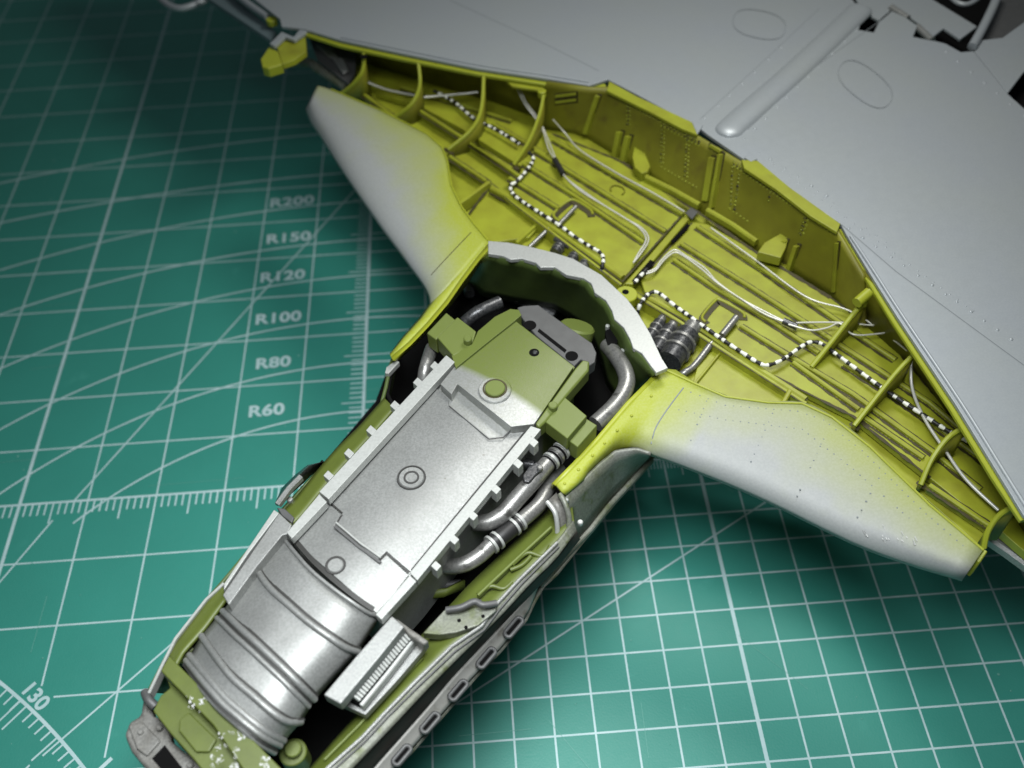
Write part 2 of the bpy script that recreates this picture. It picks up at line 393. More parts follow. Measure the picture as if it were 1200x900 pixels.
# second skin pieces behind the notches
plate('flap_bay_panel', [(980, -40), (1012, 14), (1030, 24), (1046, 10), (1062, 17), (1077, 28), (1092, 44), (1106, 33), (1125, 46), (1145, 31), (1094, 0), (1050, -40)], ZW - 0.12, 0.08, 'grey', A, bevel=0.01, label='grey panel with rounded cutouts')
plate('recess_floor', [(960, -60), (990, 40), (1100, 75), (1150, 75), (1300, 120), (1260, -80)], 5.6, 0.05, 'black', A, label='black recess under the wing root')
plate('recess_floor', [(1172, 112), (1196, 80), (1290, 20), (1330, 240), (1205, 140)], 6.3, 0.05, 'black', A)
plate('wing_fillet', [(1142, 60), (1150, 47), (1175, 44), (1200, 26), (1270, -10), (1290, 40), (1200, 84), (1181, 109)], ZW + 0.02, 0.1, 'grey', A, bevel=0.02)
tube('root_frame', [(1139, 55, 7.15), (1150, 36, 7.2), (1162, 12, 7.2), (1172, -12, 7.2)], 0.14, 'grey', A)
plate('root_side_wall', [(1150, 50), (1160, 30), (1174, -5), (1260, -30), (1230, 10), (1200, 28), (1175, 46)], 6.7, 0.3, 'gun', A)
tube('frame_loop', [(1112, -6, 7.1), (1122, 3, 7.1), (1134, 5, 7.1), (1146, -2, 7.1), (1150, -12, 7.1)], 0.08, 'grey', A)
tube('hinge_tube', [(1044, 9, 6.95), (1064, 22, 6.95)], 0.12, 'silver', A); tube('hinge_tube', [(1075, 32, 6.95), (1092, 48, 6.95)], 0.12, 'silver', A)
# raised bead: a long half round swelling
P = catmull([at(848, 160, ZW), at(864, 143, ZW), at(930, 85, ZW), at(1000, 19, ZW), at(1010, 8, ZW)], 6)
bm = bmesh.new()
def bp(i):
    w = 0.27 * min(1, math.sqrt(min(1, (i + 0.35) / 4.0)), math.sqrt((len(P) - 1 - i + 0.35) / 4.0))
    return [(w * 1.5 * math.cos(a), 0.62 * w * math.sin(a) - 0.01) for a in [math.pi * k / 8 for k in range(9)]]
sweep(bm, P, bp, cap=True); finish('raised_bead', bm, 'grey', wing, smooth=80)
def oval(x, y, ax, ay, rot, parent):
    bm = bmesh.new(); n = 40; ca, sa = math.cos(math.radians(rot)), math.sin(math.radians(rot)); rows = []
    for i in range(n):
        a = 2 * math.pi * i / n; q = (abs(math.cos(a)) ** 0.8 * (1 if math.cos(a) > 0 else -1), abs(math.sin(a)) ** 0.8 * (1 if math.sin(a) > 0 else -1)); r = []
        for off, zz in ((-1.0, 0.0), (-0.6, 0.022), (0.6, 0.022), (1.0, 0.0)):
            u, v = (ax + off) * q[0], (ay + off) * q[1]
            r.append(bm.verts.new(at(x + u * ca - v * sa, y + u * sa + v * ca, ZW + zz)))
        rows.append(r)
    for i in range(n):
        for j in range(3): bm.faces.new((rows[i][j], rows[i][j + 1], rows[(i + 1) % n][j + 1], rows[(i + 1) % n][j]))
    finish('hatch_rim', bm, 'grey', parent, smooth=60)
oval(890, 28, 31, 16, 12, wing); oval(1014, 98, 36, 18, 38, wing)
bm = bmesh.new()
def groove(pts, w=0.022, z=ZW + 0.004):
    for i in range(len(pts) - 1):
        a = at(*pts[i], z); b = at(*pts[i + 1], z); s = (b - a).normalized().cross(Vector((0, 0, 1))) * (w / 2)
        bm.faces.new([bm.verts.new(p) for p in (a - s, b - s, b + s, a + s)])
groove([(527, 0), (640, 52), (702, 83)]); groove([(876, 152), (950, 82), (1035, 22)]); groove([(986, 263), (1050, 318), (1200, 428)], 0.03); groove([(820, 140), (905, 62), (960, 10)], 0.014)
finish('panel_line', bm, 'grey_line', wing, smooth=0, kind='stuff')
zwf = lambda x, y: ZW + 0.0
rivet_rows('rivet_row', [[(873, 162), (960, 78), (1020, 20)], [(826, 138), (870, 98), (930, 42)], [(995, 268), (1060, 312), (1200, 408)],
    [(1108, 60), (1200, 135), (1290, 205)], [(902, 186), (985, 240)]], zwf, 0.055, 'grey', wing, step=17)
rivet_rows('rivet_row', [[(905, 190), (925, 202)], [(950, 218), (985, 245)], [(1015, 268), (1050, 292)], [(890, 180), (1000, 262), (1150, 372)]], zwf, 0.036, 'grey', wing, step=11)
# edge lips of the skin over the bays: grey bead + yellow rim under it
bar('skin_edge_lip', [(357, 38, 6.93), (400, 52, 6.93), (470, 67, 6.93), (560, 85, 6.93), (640, 97, 6.93), (690, 104, 6.93), (709, 99, 6.93)], 0.16, 0.10, 'yellow_clean', A)
bar('skin_edge_lip', [(986, 268, 6.93), (1015, 321, 6.93), (1049, 376, 6.93), (1117, 478, 6.93), (1166, 558, 6.93), (1200, 609, 6.93)], 0.14, 0.10, 'yellow_clean', A)
tube('skin_edge_bead', [(400, 44, 7.06), (470, 58, 7.06), (560, 76, 7.06), (640, 88, 7.06), (690, 96, 7.06)], 0.045, 'grey', wing, n=8)
tube('skin_edge_bead', [(997, 277, 7.06), (1024, 318, 7.06), (1058, 371, 7.06), (1126, 472, 7.06), (1176, 552, 7.06), (1206, 600, 7.06)], 0.045, 'grey', wing, n=8)
# bright flanges
plate('spar_flange', [(714, 95), (745, 112), (811, 143), (818, 158), (800, 151), (760, 130), (711, 106)], 7.09, 0.10, 'yellow', A, bevel=0.02)
plate('spar_flange', [(869, 187), (888, 188), (925, 219), (985, 262), (981, 272), (950, 253), (910, 222), (872, 197)], 7.09, 0.10, 'yellow', A, bevel=0.02)
plate('spar_notch', [(811, 143), (824, 146), (820, 153), (817, 157)], 7.105, 0.08, 'grey', A); plate('spar_notch', [(872, 184), (879, 178), (888, 186), (880, 189)], 7.105, 0.08, 'grey', A)

# --- spar wall
WT = [(640, 97), (690, 104), (712, 103), (760, 130), (818, 160), (868, 190), (920, 228), (981, 272), (1010, 322)]
WB = [(628, 150), (672, 156), (690, 163), (730, 188), (779, 221), (826, 252), (884, 292), (974, 347), (1012, 395)]
rows = []
for k in range(9):
    t = k / 8; rows.append([(a[0] + (b[0] - a[0]) * t, a[1] + (b[1] - a[1]) * t, 7.0 + (F0 + 0.02 - 7.0) * t) for a, b in zip(WT, WB)])
wall = loft('wing_spar', rows, 'yellow_wall', A, th=0.1, label='riveted yellow spar wall at the back of the wheel bays')
WN = (at(760, 130, 7.0) - at(818, 160, 7.0)).cross(at(779, 221, F0) - at(760, 130, 7.0)).normalized()
if WN.z < 0: WN = -WN
def pol(P, x):
    for i in range(len(P) - 1):
        if P[i][0] <= x <= P[i + 1][0]: return P[i][1] + (P[i + 1][1] - P[i][1]) * (x - P[i][0]) / (P[i + 1][0] - P[i][0])
    return P[0][1] if x < P[0][0] else P[-1][1]
def wz(x, y):     # height of the wall surface at a traced point
    t = 0.5
    for _ in range(12):
        xs = [(a[0] + (b[0] - a[0]) * t, a[1] + (b[1] - a[1]) * t) for a, b in zip(WT, WB)]
        e = y - pol(xs, x); t = min(1.2, max(-0.2, t + e / 95.0))
    return 7.0 + (F0 + 0.02 - 7.0) * t
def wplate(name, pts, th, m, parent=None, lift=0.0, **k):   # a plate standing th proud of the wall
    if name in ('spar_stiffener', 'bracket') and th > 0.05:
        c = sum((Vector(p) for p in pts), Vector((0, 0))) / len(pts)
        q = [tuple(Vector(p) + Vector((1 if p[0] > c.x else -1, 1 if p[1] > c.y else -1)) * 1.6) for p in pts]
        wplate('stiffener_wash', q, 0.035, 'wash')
    bm = bmesh.new(); lo = [at(x, y, wz(x, y)) + WN * (lift - 0.03) for x, y in pts]
    a = [bm.verts.new(p) for p in lo]; b = [bm.verts.new(p + WN * (th + 0.03)) for p in lo]
    bm.faces.new(b); bm.faces.new(a[::-1])
    for i in range(len(pts)): j = (i + 1) % len(pts); bm.faces.new((a[i], a[j], b[j], b[i]))
    return finish(name, bm, m, parent or wall, smooth=0, bevel=0.015, **k)
def wline(x0, y0, x1, y1, w=4):
    d = Vector((x1 - x0, y1 - y0)).normalized(); n = Vector((-d.y, d.x)) * w / 2
    return [(x0 - n.x, y0 - n.y), (x1 - n.x, y1 - n.y), (x1 + n.x, y1 + n.y), (x0 + n.x, y0 + n.y)]
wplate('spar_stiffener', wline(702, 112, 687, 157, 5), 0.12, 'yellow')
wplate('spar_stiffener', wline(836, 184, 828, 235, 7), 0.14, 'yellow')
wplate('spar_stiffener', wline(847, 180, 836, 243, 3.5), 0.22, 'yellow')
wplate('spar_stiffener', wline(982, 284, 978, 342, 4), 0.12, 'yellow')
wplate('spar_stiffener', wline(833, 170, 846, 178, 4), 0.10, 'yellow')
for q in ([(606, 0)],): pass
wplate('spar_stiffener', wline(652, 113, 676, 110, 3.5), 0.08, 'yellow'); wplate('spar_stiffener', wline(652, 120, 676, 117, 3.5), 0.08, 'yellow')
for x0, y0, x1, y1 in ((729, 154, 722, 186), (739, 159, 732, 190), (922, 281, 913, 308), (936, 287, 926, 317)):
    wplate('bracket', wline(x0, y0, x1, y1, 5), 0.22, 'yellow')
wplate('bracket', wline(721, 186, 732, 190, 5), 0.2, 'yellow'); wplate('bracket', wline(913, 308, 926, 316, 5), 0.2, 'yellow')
plate('fin', [(745, 163), (750, 164), (762, 195), (759, 201), (752, 203), (744, 196), (741, 184)], 5.85, 0.28, 'yellow', wall, bevel=0.02)
plate('fin', [(888, 295), (896, 284), (919, 271), (925, 273), (921, 290), (915, 302)], 6.05, 0.3, 'yellow', wall, bevel=0.02)
for seg in ([(757, 205), (788, 220), (820, 238)], [(829, 244), (860, 262), (887, 281)]):
    bar('base_rail', [(x, y, 5.75) for x, y in seg], 0.16, 0.2, 'yellow', wall)
rivet_rows('rivet_row', [[(735, 120), (735, 150)], [(738, 121), (738, 150)], [(776, 143), (774, 195)], [(779, 145), (777, 195)], [(805, 160), (802, 210)], [(808, 161), (805, 212)],
    [(775, 143), (823, 168)], [(775, 148), (823, 173)], [(860, 190), (975, 268)], [(860, 195), (930, 243)], [(858, 196), (856, 245)], [(903, 222), (900, 240)], [(866, 205), (860, 250)],
    [(944, 252), (936, 278)], [(948, 254), (940, 278)], [(952, 256), (978, 275)], [(775, 196), (820, 222)], [(855, 245), (880, 262)], [(742, 125), (770, 141)]], wz, 0.034, 'yellow_clean', wall, up=WN, step=4.5, lift=0.0)
WR = [[(735, 120), (735, 150)], [(776, 143), (774, 195)], [(805, 160), (802, 210)], [(775, 143), (823, 168)], [(860, 190), (975, 268)], [(858, 196), (856, 245)], [(903, 222), (900, 240)], [(866, 205), (860, 250)], [(944, 252), (936, 278)]]
rivet_rows('wash_dots', WR, wz, 0.052, 'wash', wall, up=WN, step=4.5, lift=-0.012)
rivet_rows('wash_dots', [[(736.5, 123), (736.5, 150)], [(777.5, 147), (823, 171)], [(860, 193), (930, 240)], [(945, 256), (937, 280)]], wz, 0.03, 'wash', wall, up=WN, step=4.5)

# --- bay floor
floor_o = plate('wheel_bay_floor', [(392, 88), (410, 108), (470, 150), (515, 185), (522, 250), (560, 300), (640, 330), (735, 372), (790, 440), (840, 470), (960, 482), (1040, 545), (1152, 643),
    (1168, 618), (1205, 650), (1300, 600), (1120, 380), (1010, 300), (880, 240), (660, 110), (520, 40), (400, 50)], F0, 0.25, 'yellow', A, bevel=0.02)
lp = [(404, 104), (418, 100), (480, 118), (560, 133), (647, 160), (720, 186), (760, 207), (805, 250), (727, 333), (707, 322), (640, 282), (596, 256), (560, 245), (545, 225), (530, 212), (523, 190), (470, 142)]
plate('floor_panel', [(600, 225), (612, 196), (540, 150), (492, 124), (440, 108), (500, 112), (560, 125), (647, 157), (720, 186), (760, 207), (803, 249), (727, 329)], F1, 0.2, 'yellow', floor_o, bevel=0.02, label='raised left floor panel')
plate('floor_panel', [(541, 262), (572, 221), (598, 230), (640, 256), (620, 278), (577, 284)], F1 - 0.1, 0.12, 'yellow', floor_o, bevel=0.02)
plate('floor_panel', [(812, 260), (830, 263), (887, 296), (975, 350), (1040, 398), (1118, 490), (1190, 600), (1160, 616), (1090, 560), (1000, 488), (905, 440), (756, 343), (750, 325)], F1, 0.2, 'yellow', floor_o, bevel=0.02, label='raised right floor panel')
plate('floor_panel', [(820, 420), (845, 405), (930, 462), (916, 474), (880, 474), (812, 448)], F1 - 0.1, 0.12, 'yellow', floor_o, bevel=0.02)
plate('floor_gap', [(803, 249), (810, 243), (818, 248), (811, 257)], F0 + 0.28, 0.02, 'gun', floor_o)
plate('seam_beam', [(800, 254), (808, 256), (742, 333), (732, 332)], F1 + 0.12, 0.25, 'yellow', floor_o, bevel=0.03)
plate('seam_slot', [(805, 262), (809, 264), (789, 285), (786, 282)], F1 + 0.13, 0.02, 'black', floor_o); plate('seam_slot', [(762, 304), (768, 307), (746, 331), (740, 329)], F1 + 0.14, 0.02, 'black', floor_o)
floor_pts = [[(541, 262), (572, 221), (598, 230), (640, 256)], [(600, 225), (727, 329)], [(647, 157), (720, 186), (760, 207)], [(756, 343), (905, 440), (1000, 488), (1090, 560)], [(887, 296), (975, 350), (1040, 398), (1118, 490)]]
for o_ in floor_pts[:]: wash_line([(x, y, F1) for x, y in o_], 0.0, 0.09, 0.008)
floor_pts = [[(800, 253), (730, 331)], [(812, 262), (750, 330)]]
# stringers: raised strips with wash beside them
ST = [[(648, 162), (800, 250)], [(627, 175), (700, 220), (780, 270)], [(613, 190), (680, 232), (755, 283)], [(597, 207), (655, 243)],
      [(576, 218), (600, 231), (730, 323)], [(577, 143), (640, 180)], [(490, 127), (545, 162), (600, 196)], [(418, 103), (462, 136)], [(527, 182), (572, 212)],
      [(548, 163), (610, 206)], [(817, 264), (900, 318), (987, 378), (1050, 420)], [(798, 284), (880, 335), (967, 391), (1090, 470), (1140, 512)], [(790, 303), (840, 337), (900, 372), (960, 412)],
      [(757, 345), (800, 368), (887, 429), (945, 466)], [(930, 423), (1007, 478)], [(1013, 487), (1083, 535)], [(1090, 567), (1160, 614)],
      [(990, 425), (1060, 470), (1150, 535), (1180, 560)], [(868, 380), (925, 415), (1000, 460), (1093, 527), (1150, 572)], [(1000, 350), (1060, 400), (1110, 455)], [(470, 100), (530, 118), (600, 140)]]
for s in ST:
    w = 0.17 if s in (ST[4], ST[13]) else 0.11
    zz = F1 + (0.16 if w > 0.15 else 0.09)
    bar('stringer', [(x, y, zz) for x, y in s], w, 0.3, 'yellow', floor_o)
    wash_line([(x, y, zz) for x, y in s], w / 2 + 0.045, 0.085, F1 - zz + 0.008)
    wash_line([(x, y, zz) for x, y in s], -(w / 2 + 0.05), 0.06, F1 - zz + 0.0085)
rivet_rows('stringer_rivet', [[(x + o, y + o * 0.9) for x, y in s] for s in ST for o in (-3.2,)] + [[(x - 3.6, y + 4.2) for x, y in s] for s in ST], lambda x, y: F1 + 0.004, 0.016, 'wash', floor_o, step=5)
# main fore rails, double
bar('fore_rail', [(572, 212, F1 + 0.12), (600, 236, F1 + 0.12), (728, 333, F1 + 0.12)], 0.12, 0.35, 'yellow', floor_o)
bar('fore_rail', [(745, 345, F1 + 0.12), (795, 375, F1 + 0.12), (845, 408, F1 + 0.12), (945, 472, F1 + 0.12)], 0.12, 0.35, 'yellow', floor_o)
bar('cross_web', [(537, 238, F1 + 0.22), (573, 212, F1 + 0.22)], 0.12, 0.4, 'yellow', floor_o)
bar('cross_web', [(605, 283, F1), (640, 252, F1)], 0.10, 0.3, 'yellow', floor_o)
bar('cross_web', [(918, 471, F1 + 0.15), (927, 455, F1 + 0.15)], 0.12, 0.4, 'yellow', floor_o)
bar('cross_web', [(812, 452, F1), (846, 410, F1)], 0.06, 0.3, 'yellow', floor_o)
# rounded slots: recess shading painted as a flat dark strip, plus a rim
for pts in ([(657, 262), (650, 256), (652, 250), (665, 239), (672, 237), (690, 248), (693, 254)], [(828, 380), (824, 373), (838, 356), (845, 354), (868, 368), (871, 375)]):
    P = catmull([at(x, y, F1 + 0.02) for x, y in pts], 4); bm = bmesh.new(); sweep(bm, P, [(-0.11, -0.02), (0.11, -0.02), (0.11, 0.0), (-0.11, 0.0)]); finish('slot_shade_strip', bm, 'wash', floor_o, smooth=0)
    tube('slot_rim', [(x + (1.5 if i > 3 else -1), y - 2.5, F1 + 0.02) for i, (x, y) in enumerate(pts)], 0.04, 'yellow', floor_o, n=8)
bm = bmesh.new(); P = catmull([at(x, y, F1 + 0.03) for x, y in ((716, 224), (716, 219), (722, 217), (730, 220), (732, 224), (729, 228))], 4); sweep(bm, P, circ(0.025, 6)); finish('stamped_mark', bm, 'yellow_wall', floor_o, smooth=60)
for o_ in floor_pts:
    zz = F1 + 0.0
    wash_line([(x, y, zz) for x, y in o_], 0.03, 0.06, 0.009)
disc('lug', 734, 344, F1 + 0.25, 13, 0.3, 'yellow_clean', floor_o); disc('lug_hole', 733, 342, F1 + 0.255, 4, 0.02, 'black', floor_o, c0=0)
wash_line([(x - 1, y + 2, F1) for x, y in WB[3:8]], 0.0, 0.12, 0.009)
for q in ([(572, 214), (600, 238), (728, 335)], [(745, 348), (795, 378), (845, 411), (945, 475)], [(570, 210), (600, 233), (729, 330)], [(746, 342), (796, 372), (846, 405), (946, 469)]): wash_line([(x, y, F1 + 0.12) for x, y in q], 0.0, 0.035, 0.002)
for x, y in ((463, 138), (525, 177), (602, 195), (951, 432), (1001, 499), (1079, 568)): wash_line([(x - 5, y - 3, F1), (x + 6, y + 4, F1)], 0.0, 0.16, 0.0095)
bmesh.ops.recalc_face_normals(WASH, faces=WASH.faces[:])
finish('pin_wash', WASH, 'wash', floor_o, smooth=0, kind='stuff', label='brown wash streaks beside the stringers')

loft('under_skin_light_block', [[(x, y, 6.95) for x, y in ((372, 20), (420, 28), (500, 52), (580, 72), (636, 92))], [(x, y, F0) for x, y in ((385, 62), (430, 72), (510, 98), (580, 118), (640, 140))]], 'yellow_wall', A, th=0.1)  # added walls, block light leaking into the bay under the skin
loft('under_skin_light_block', [[(x, y, 6.95) for x, y in ((1012, 316), (1070, 370), (1135, 455), (1190, 545), (1230, 600))], [(x, y, F0) for x, y in ((1012, 385), (1075, 440), (1135, 520), (1190, 600), (1225, 650))]], 'yellow_wall', A, th=0.1)
# --- ribs: curved plates from the skin edge down to the floor
def rib(pts, z0, z1, r=0.055, back=(26, -22), head=None, web=True):
    n = 14; C = resample([Vector((x, y, 0)) for x, y in [(v.x, v.y) for v in catmull([(x, y, 0) for x, y in pts], 5)]] if False else [Vector((v.x, v.y, 0)) for v in catmull([(x, y, 0) for x, y in pts], 5)], n)
    Z = [z0 + (z1 - z0) * (1 - math.cos(math.pi / 2 * i / (n - 1))) if False else z0 + (z1 - z0) * (i / (n - 1)) for i in range(n)]
    bm = bmesh.new(); P = [at(c.x, c.y, z) for c, z in zip(C, Z)]
    sweep(bm, P, [(-r, -0.05), (r, -0.05), (r, 0.02), (r * 0.5, 0.05), (-r * 0.5, 0.05), (-r, 0.02)])
    o = finish('rib', bm, 'yellow_clean', A, smooth=30)
    if web:
        bm = bmesh.new(); d = (at(700, 100, 7) - at(640, 180, 7)); d.z = 0; d.normalize()
        a = [bm.verts.new(p) for p in P]; b = []
        for i, p in enumerate(P):
            pass
        g = [bm.verts.new(Vector((p.x, p.y, F0))) for p in P]
        for i in range(n - 1):
            bm.faces.new((a[i], a[i + 1], g[i + 1], g[i]))
        w = finish2('rib_web', bm, 'yellow_wall', o); md = w.modifiers.new('t', 'SOLIDIFY'); md.thickness = 0.07; md.offset = 0
    if head:
        disc('rib_head', head[0], head[1], z0 + 0.08, 5, 0.2, 'yellow_clean', o, n=12)
    return o
rib([(426, 62), (425, 82), (414, 98), (398, 111)], 6.9, 5.6)
rib([(490, 72), (492, 100), (482, 122), (463, 137)], 6.9, 5.6)
rib([(567, 86), (564, 128), (552, 152), (525, 175)], 6.9, 5.6)
rib([(637, 112), (632, 135), (620, 165), (602, 193)], 6.7, 5.6, head=(635, 106), r=0.05)
rib([(1015, 352), (1000, 368), (975, 400), (951, 430)], 6.6, 5.65, head=(1013, 350), r=0.06)
rib([(1071, 415), (1050, 437), (1025, 468), (1001, 499)], 6.6, 5.65)
rib([(1134, 499), (1112, 512), (1092, 538), (1079, 568)], 6.7, 5.65)
rib([(1196, 590), (1172, 603), (1158, 622), (1153, 642)], 6.7, 5.65)
tube('rib_head', [(1004, 355, 6.75), (1018, 343, 6.8)], 0.14, 'yellow_clean', A, n=8)
plate('rib_gusset', [(600, 84), (640, 90), (636, 106), (600, 101), (592, 93)], 6.8, 0.08, 'yellow', A, bevel=0.01)
plate('gusset_hole', [(603, 90), (614, 89), (617, 97), (600, 96)], 6.806, 0.01, 'black', A, bevel=0)
disc('gusset_hole', 634, 98, 6.81, 6, 0.01, 'black', A, c0=0)
disc('gusset_hole', 426, 66, 6.9, 4, 0.02, 'black', A, c0=0)
# small frames at the inboard end of the left wing
plate('wing_tip_block', [(315, 54), (305, 69), (307, 78), (314, 80), (331, 75), (326, 60)], 6.85, 0.35, 'yellow_clean', A, bevel=0.05, label='yellow end lug of the left wing')
plate('wing_tip_rib', [(323, 51), (335, 41), (344, 46), (350, 40), (357, 34), (359, 60), (345, 70), (331, 75)], 6.85, 0.2, 'yellow', A, bevel=0.02)
plate('wing_tip_cap', [(316, 51), (330, 37), (344, 43), (354, 31), (362, 35), (345, 47), (334, 43), (322, 54)], 7.0, 0.12, 'grey', A, bevel=0.02)
plate('landing_light_bay', [(362, 44), (380, 48), (418, 62), (416, 86), (408, 98), (372, 70)], 5.9, 0.1, 'gun', A)
plate('light_facet', [(370, 52), (390, 55), (398, 70), (385, 66)], 6.0, 0.08, 'silver_worn', A, bevel=0.02); plate('light_facet', [(388, 66), (402, 68), (408, 82), (402, 86)], 6.05, 0.08, 'silver', A, bevel=0.02)
tube('gun_tube', [(342, 73, 5.6), (362, 74, 5.6), (372, 80, 5.6), (406, 103, 5.6)], 0.16, 'silver_worn', A)
plate('aileron', [(235, -8), (268, -8), (324, 37), (317, 47)], 6.5, 0.2, 'flap', A, bevel=0.03, label='blue grey control surface at the wing end')
tube('aileron_rail', [(272, -12, 6.8), (290, 4, 6.8), (314, 20, 6.8)], 0.13, 'grey', A); disc('rail_tip', 318, 22, 6.85, 6, 0.2, 'yellow_clean', A, n=12)
tube('wire_loop', [(178, -12, 6.0), (192, 2, 6.0), (204, 9, 6.0), (218, 9, 6.0), (240, 0, 6.0), (250, -10, 6.0)], 0.13, 'grey', A)
bar('gun_barrel_strip', [(1164, 626, 5.0), (1185, 640, 5.0), (1240, 680, 5.0)], 0.34, 0.25, 'silver', A)

# --- leading edge skins
def le_skin(Atop, Bbot, zA, zB, nl=26, nt=12, sprayf=None):
    a = resample([(x, y, 0) for x, y in Atop], nl); b = resample([(x, y, 0) for x, y in Bbot], nl)
    return a, b
def le_from_pairs(At, Bt, zA, zB, pw, spray, label):
    # pairs traced point by point, refined along
    Ap = catmull([(x, y, 0) for x, y in At], 3); Bp = catmull([(x, y, 0) for x, y in Bt], 3)
    nt = 14; rows = []
    for i, (p, q) in enumerate(zip(Ap, Bp)):
        s = i / (len(Ap) - 1); row = []
        for j in range(nt + 1):
            t = j / nt; tt = 1 - (1 - t) ** 1.25
            x = p.x + (q.x - p.x) * tt; y = p.y + (q.y - p.y) * tt
            row.append((x, y, zA(s) - (zA(s) - zB(s)) * (t ** pw)))
        # roll under beyond the visible edge
        rows.append(row)
    o = loft('leading_edge_skin', rows, 'le', A, th=0.09, attr=lambda i, j: spray(i / (len(Ap) - 1), j / nt), label=label)
    return o, rows
def zA_(s): return 6.35
Ra = [(652, 568), (676, 544), (704, 514), (740, 472), (780, 432), (815, 448), (850, 463), (900, 470), (940, 471), (975, 487), (1020, 522), (1090, 590), (1153, 643)]
Rb = [(663, 581), (684, 563), (704, 544), (723, 529), (746, 527), (764, 535), (800, 548), (860, 572), (915, 597), (965, 622), (1015, 645), (1075, 666), (1127, 681)]
ler, rr = le_from_pairs(Ra, Rb, lambda s: 6.35, lambda s: 6.15 if s < 0.1 else 5.7, 3.4,
    lambda s, t: max(0.0, 1.25 - 3.4 * max(0, s - 0.30) - 0.55 * t * (1 if s > 0.3 else 0.3)) if s < 0.5 else max(0.0, 0.62 - 0.95 * t + 0.12 * math.sin(9 * s)), 'right wing leading edge, grey fading to yellow-green near the fuselage')
La = [(574, 282), (556, 263), (541, 243), (529, 218), (524, 190), (519, 174), (502, 158), (478, 146), (447, 130), (410, 113), (388, 105), (372, 100)]
Lb = [(503, 360), (502, 348), (495, 334), (482, 316), (466, 294), (448, 270), (432, 247), (416, 224), (398, 197), (378, 165), (364, 144), (358, 128)]
lel, lr = le_from_pairs(La, Lb, lambda s: 6.3, lambda s: 5.75, 3.2,
    lambda s, t: max(0.0, 1.15 - 0.9 * t - 0.65 * s * (1 + t)) if s < 0.75 else max(0, 0.50 - 1.0 * t), 'left wing leading edge, pale grey fading to yellow-green along the bay')
# inner yellow flanges of both skins
LF = [(574, 283), (558, 302), (540, 326), (522, 352), (500, 378), (478, 401), (458, 418)]
LG = [(578, 290), (562, 311), (548, 333), (528, 359), (506, 385), (486, 405), (466, 424)]
LO = [(574, 282), (548, 312), (526, 336), (507, 356), (494, 374), (478, 394), (458, 414)]
loft('inner_flange', [[(x, y, 6.32) for x, y in LF], [(x + 3, y + 4, 6.34) for x, y in LF], [(x, y, 6.0) for x, y in LG]], 'yellow_clean', lel, th=0.08)
le_web = loft('root_fillet', [[(x, y, 6.31) for x, y in LF], [(x, y, 6.25) for x, y in [(574, 282), (552, 304), (530, 330), (512, 350), (496, 372), (474, 396), (457, 415)]], [(x, y, 5.7) for x, y in [(540, 300), (520, 320), (508, 336), (503, 356), (490, 374), (472, 394), (457, 414)]]], 'le', lel, th=0.05, attr=lambda i, j: 1.0)
loft('inner_flange', [[(x - 1, y, 6.37) for x, y in Ra[:5]], [(x - 5, y - 2, 6.33) for x, y in Ra[:5]], [(x - 7, y + 3, 6.0) for x, y in Ra[:5]]], 'yellow_clean', ler, th=0.06)
rivet_rows('rivet_row', [[(662, 566), (740, 487), (783, 444)]], lambda x, y: 6.36, 0.04, 'yellow_clean', ler, step=22)
rowR = [[(x, y - 0) for x, y in ((800, 456), (850, 475), (935, 482), (965, 492), (1010, 528), (1085, 602), (1135, 645))], [(795, 480), (850, 492), (940, 503), (1000, 550), (1080, 620)],
        [(828, 470), (806, 525)], [(905, 485), (876, 550)], [(965, 515), (930, 590)], [(1030, 560), (1000, 615)]]
def lez(x, y):
    best = None
    for row in rr:
        for p in row:
            d = (p[0] - x) ** 2 + (p[1] - y) ** 2
            if best is None or d < best[0]: best = (d, p[2])
    return best[1]
rivet_rows('rivet_row', rowR, lez, 0.022, 'grey_line', ler, step=9, lift=-0.004)
def seam(pts, rows_, w, m, parent):
    C = catmull([(x, y, 0) for x, y in pts], 4)
    def zz(x, y): 
        q = sorted(((p[0] - x) ** 2 + (p[1] - y) ** 2, p[2]) for r_ in rows_ for p in r_)[:4]; w_ = [1 / (a + 0.5) for a, _ in q]
        return sum(a * b[1] for a, b in zip(w_, q)) / sum(w_)
    bar('panel_seam', [(c.x, c.y, zz(c.x, c.y) + 0.012) for c in C], w, 0.03, m, parent)
seam([(801, 454), (783, 478), (769, 500), (763, 520)], rr, 0.03, 'grey_line', ler)
seam([(552, 272), (530, 295), (505, 322)], lr, 0.022, 'wash', lel)
bm = bmesh.new()
for i in range(24):
    x, y = random.uniform(1005, 1075), 0; y = 612 + (x - 1005) * 0.36 + random.uniform(-9, 9); l = random.uniform(2, 6)
    a = at(x, y, lez(x, y) + 0.012); b = at(x + l * 0.5, y + l, lez(x + l * 0.5, y + l) + 0.012); sd = (b - a).normalized().cross(Vector((0, 0, 1))) * 0.008
    bm.faces.new([bm.verts.new(p) for p in (a - sd, b - sd, b + sd, a + sd)])
finish('scuff', bm, 'bare', ler, smooth=0, kind='stuff', label='fine scuffs near the wing tip')
bar('bay_edge_rim', [(780, 433, 6.38), (815, 449, 6.38), (850, 464, 6.38), (900, 471, 6.38), (940, 472, 6.38), (975, 488, 6.38), (1020, 523, 6.38), (1090, 591, 6.38), (1153, 644, 6.38)], 0.05, 0.2, 'yellow_clean', ler)
bar('bay_edge_rim', [(572, 281, 6.33), (556, 262, 6.33), (541, 242, 6.33), (529, 217, 6.33), (524, 188, 6.33), (518, 172, 6.33), (500, 156, 6.33), (447, 129, 6.33), (388, 104, 6.33)], 0.05, 0.2, 'yellow_clean', lel)
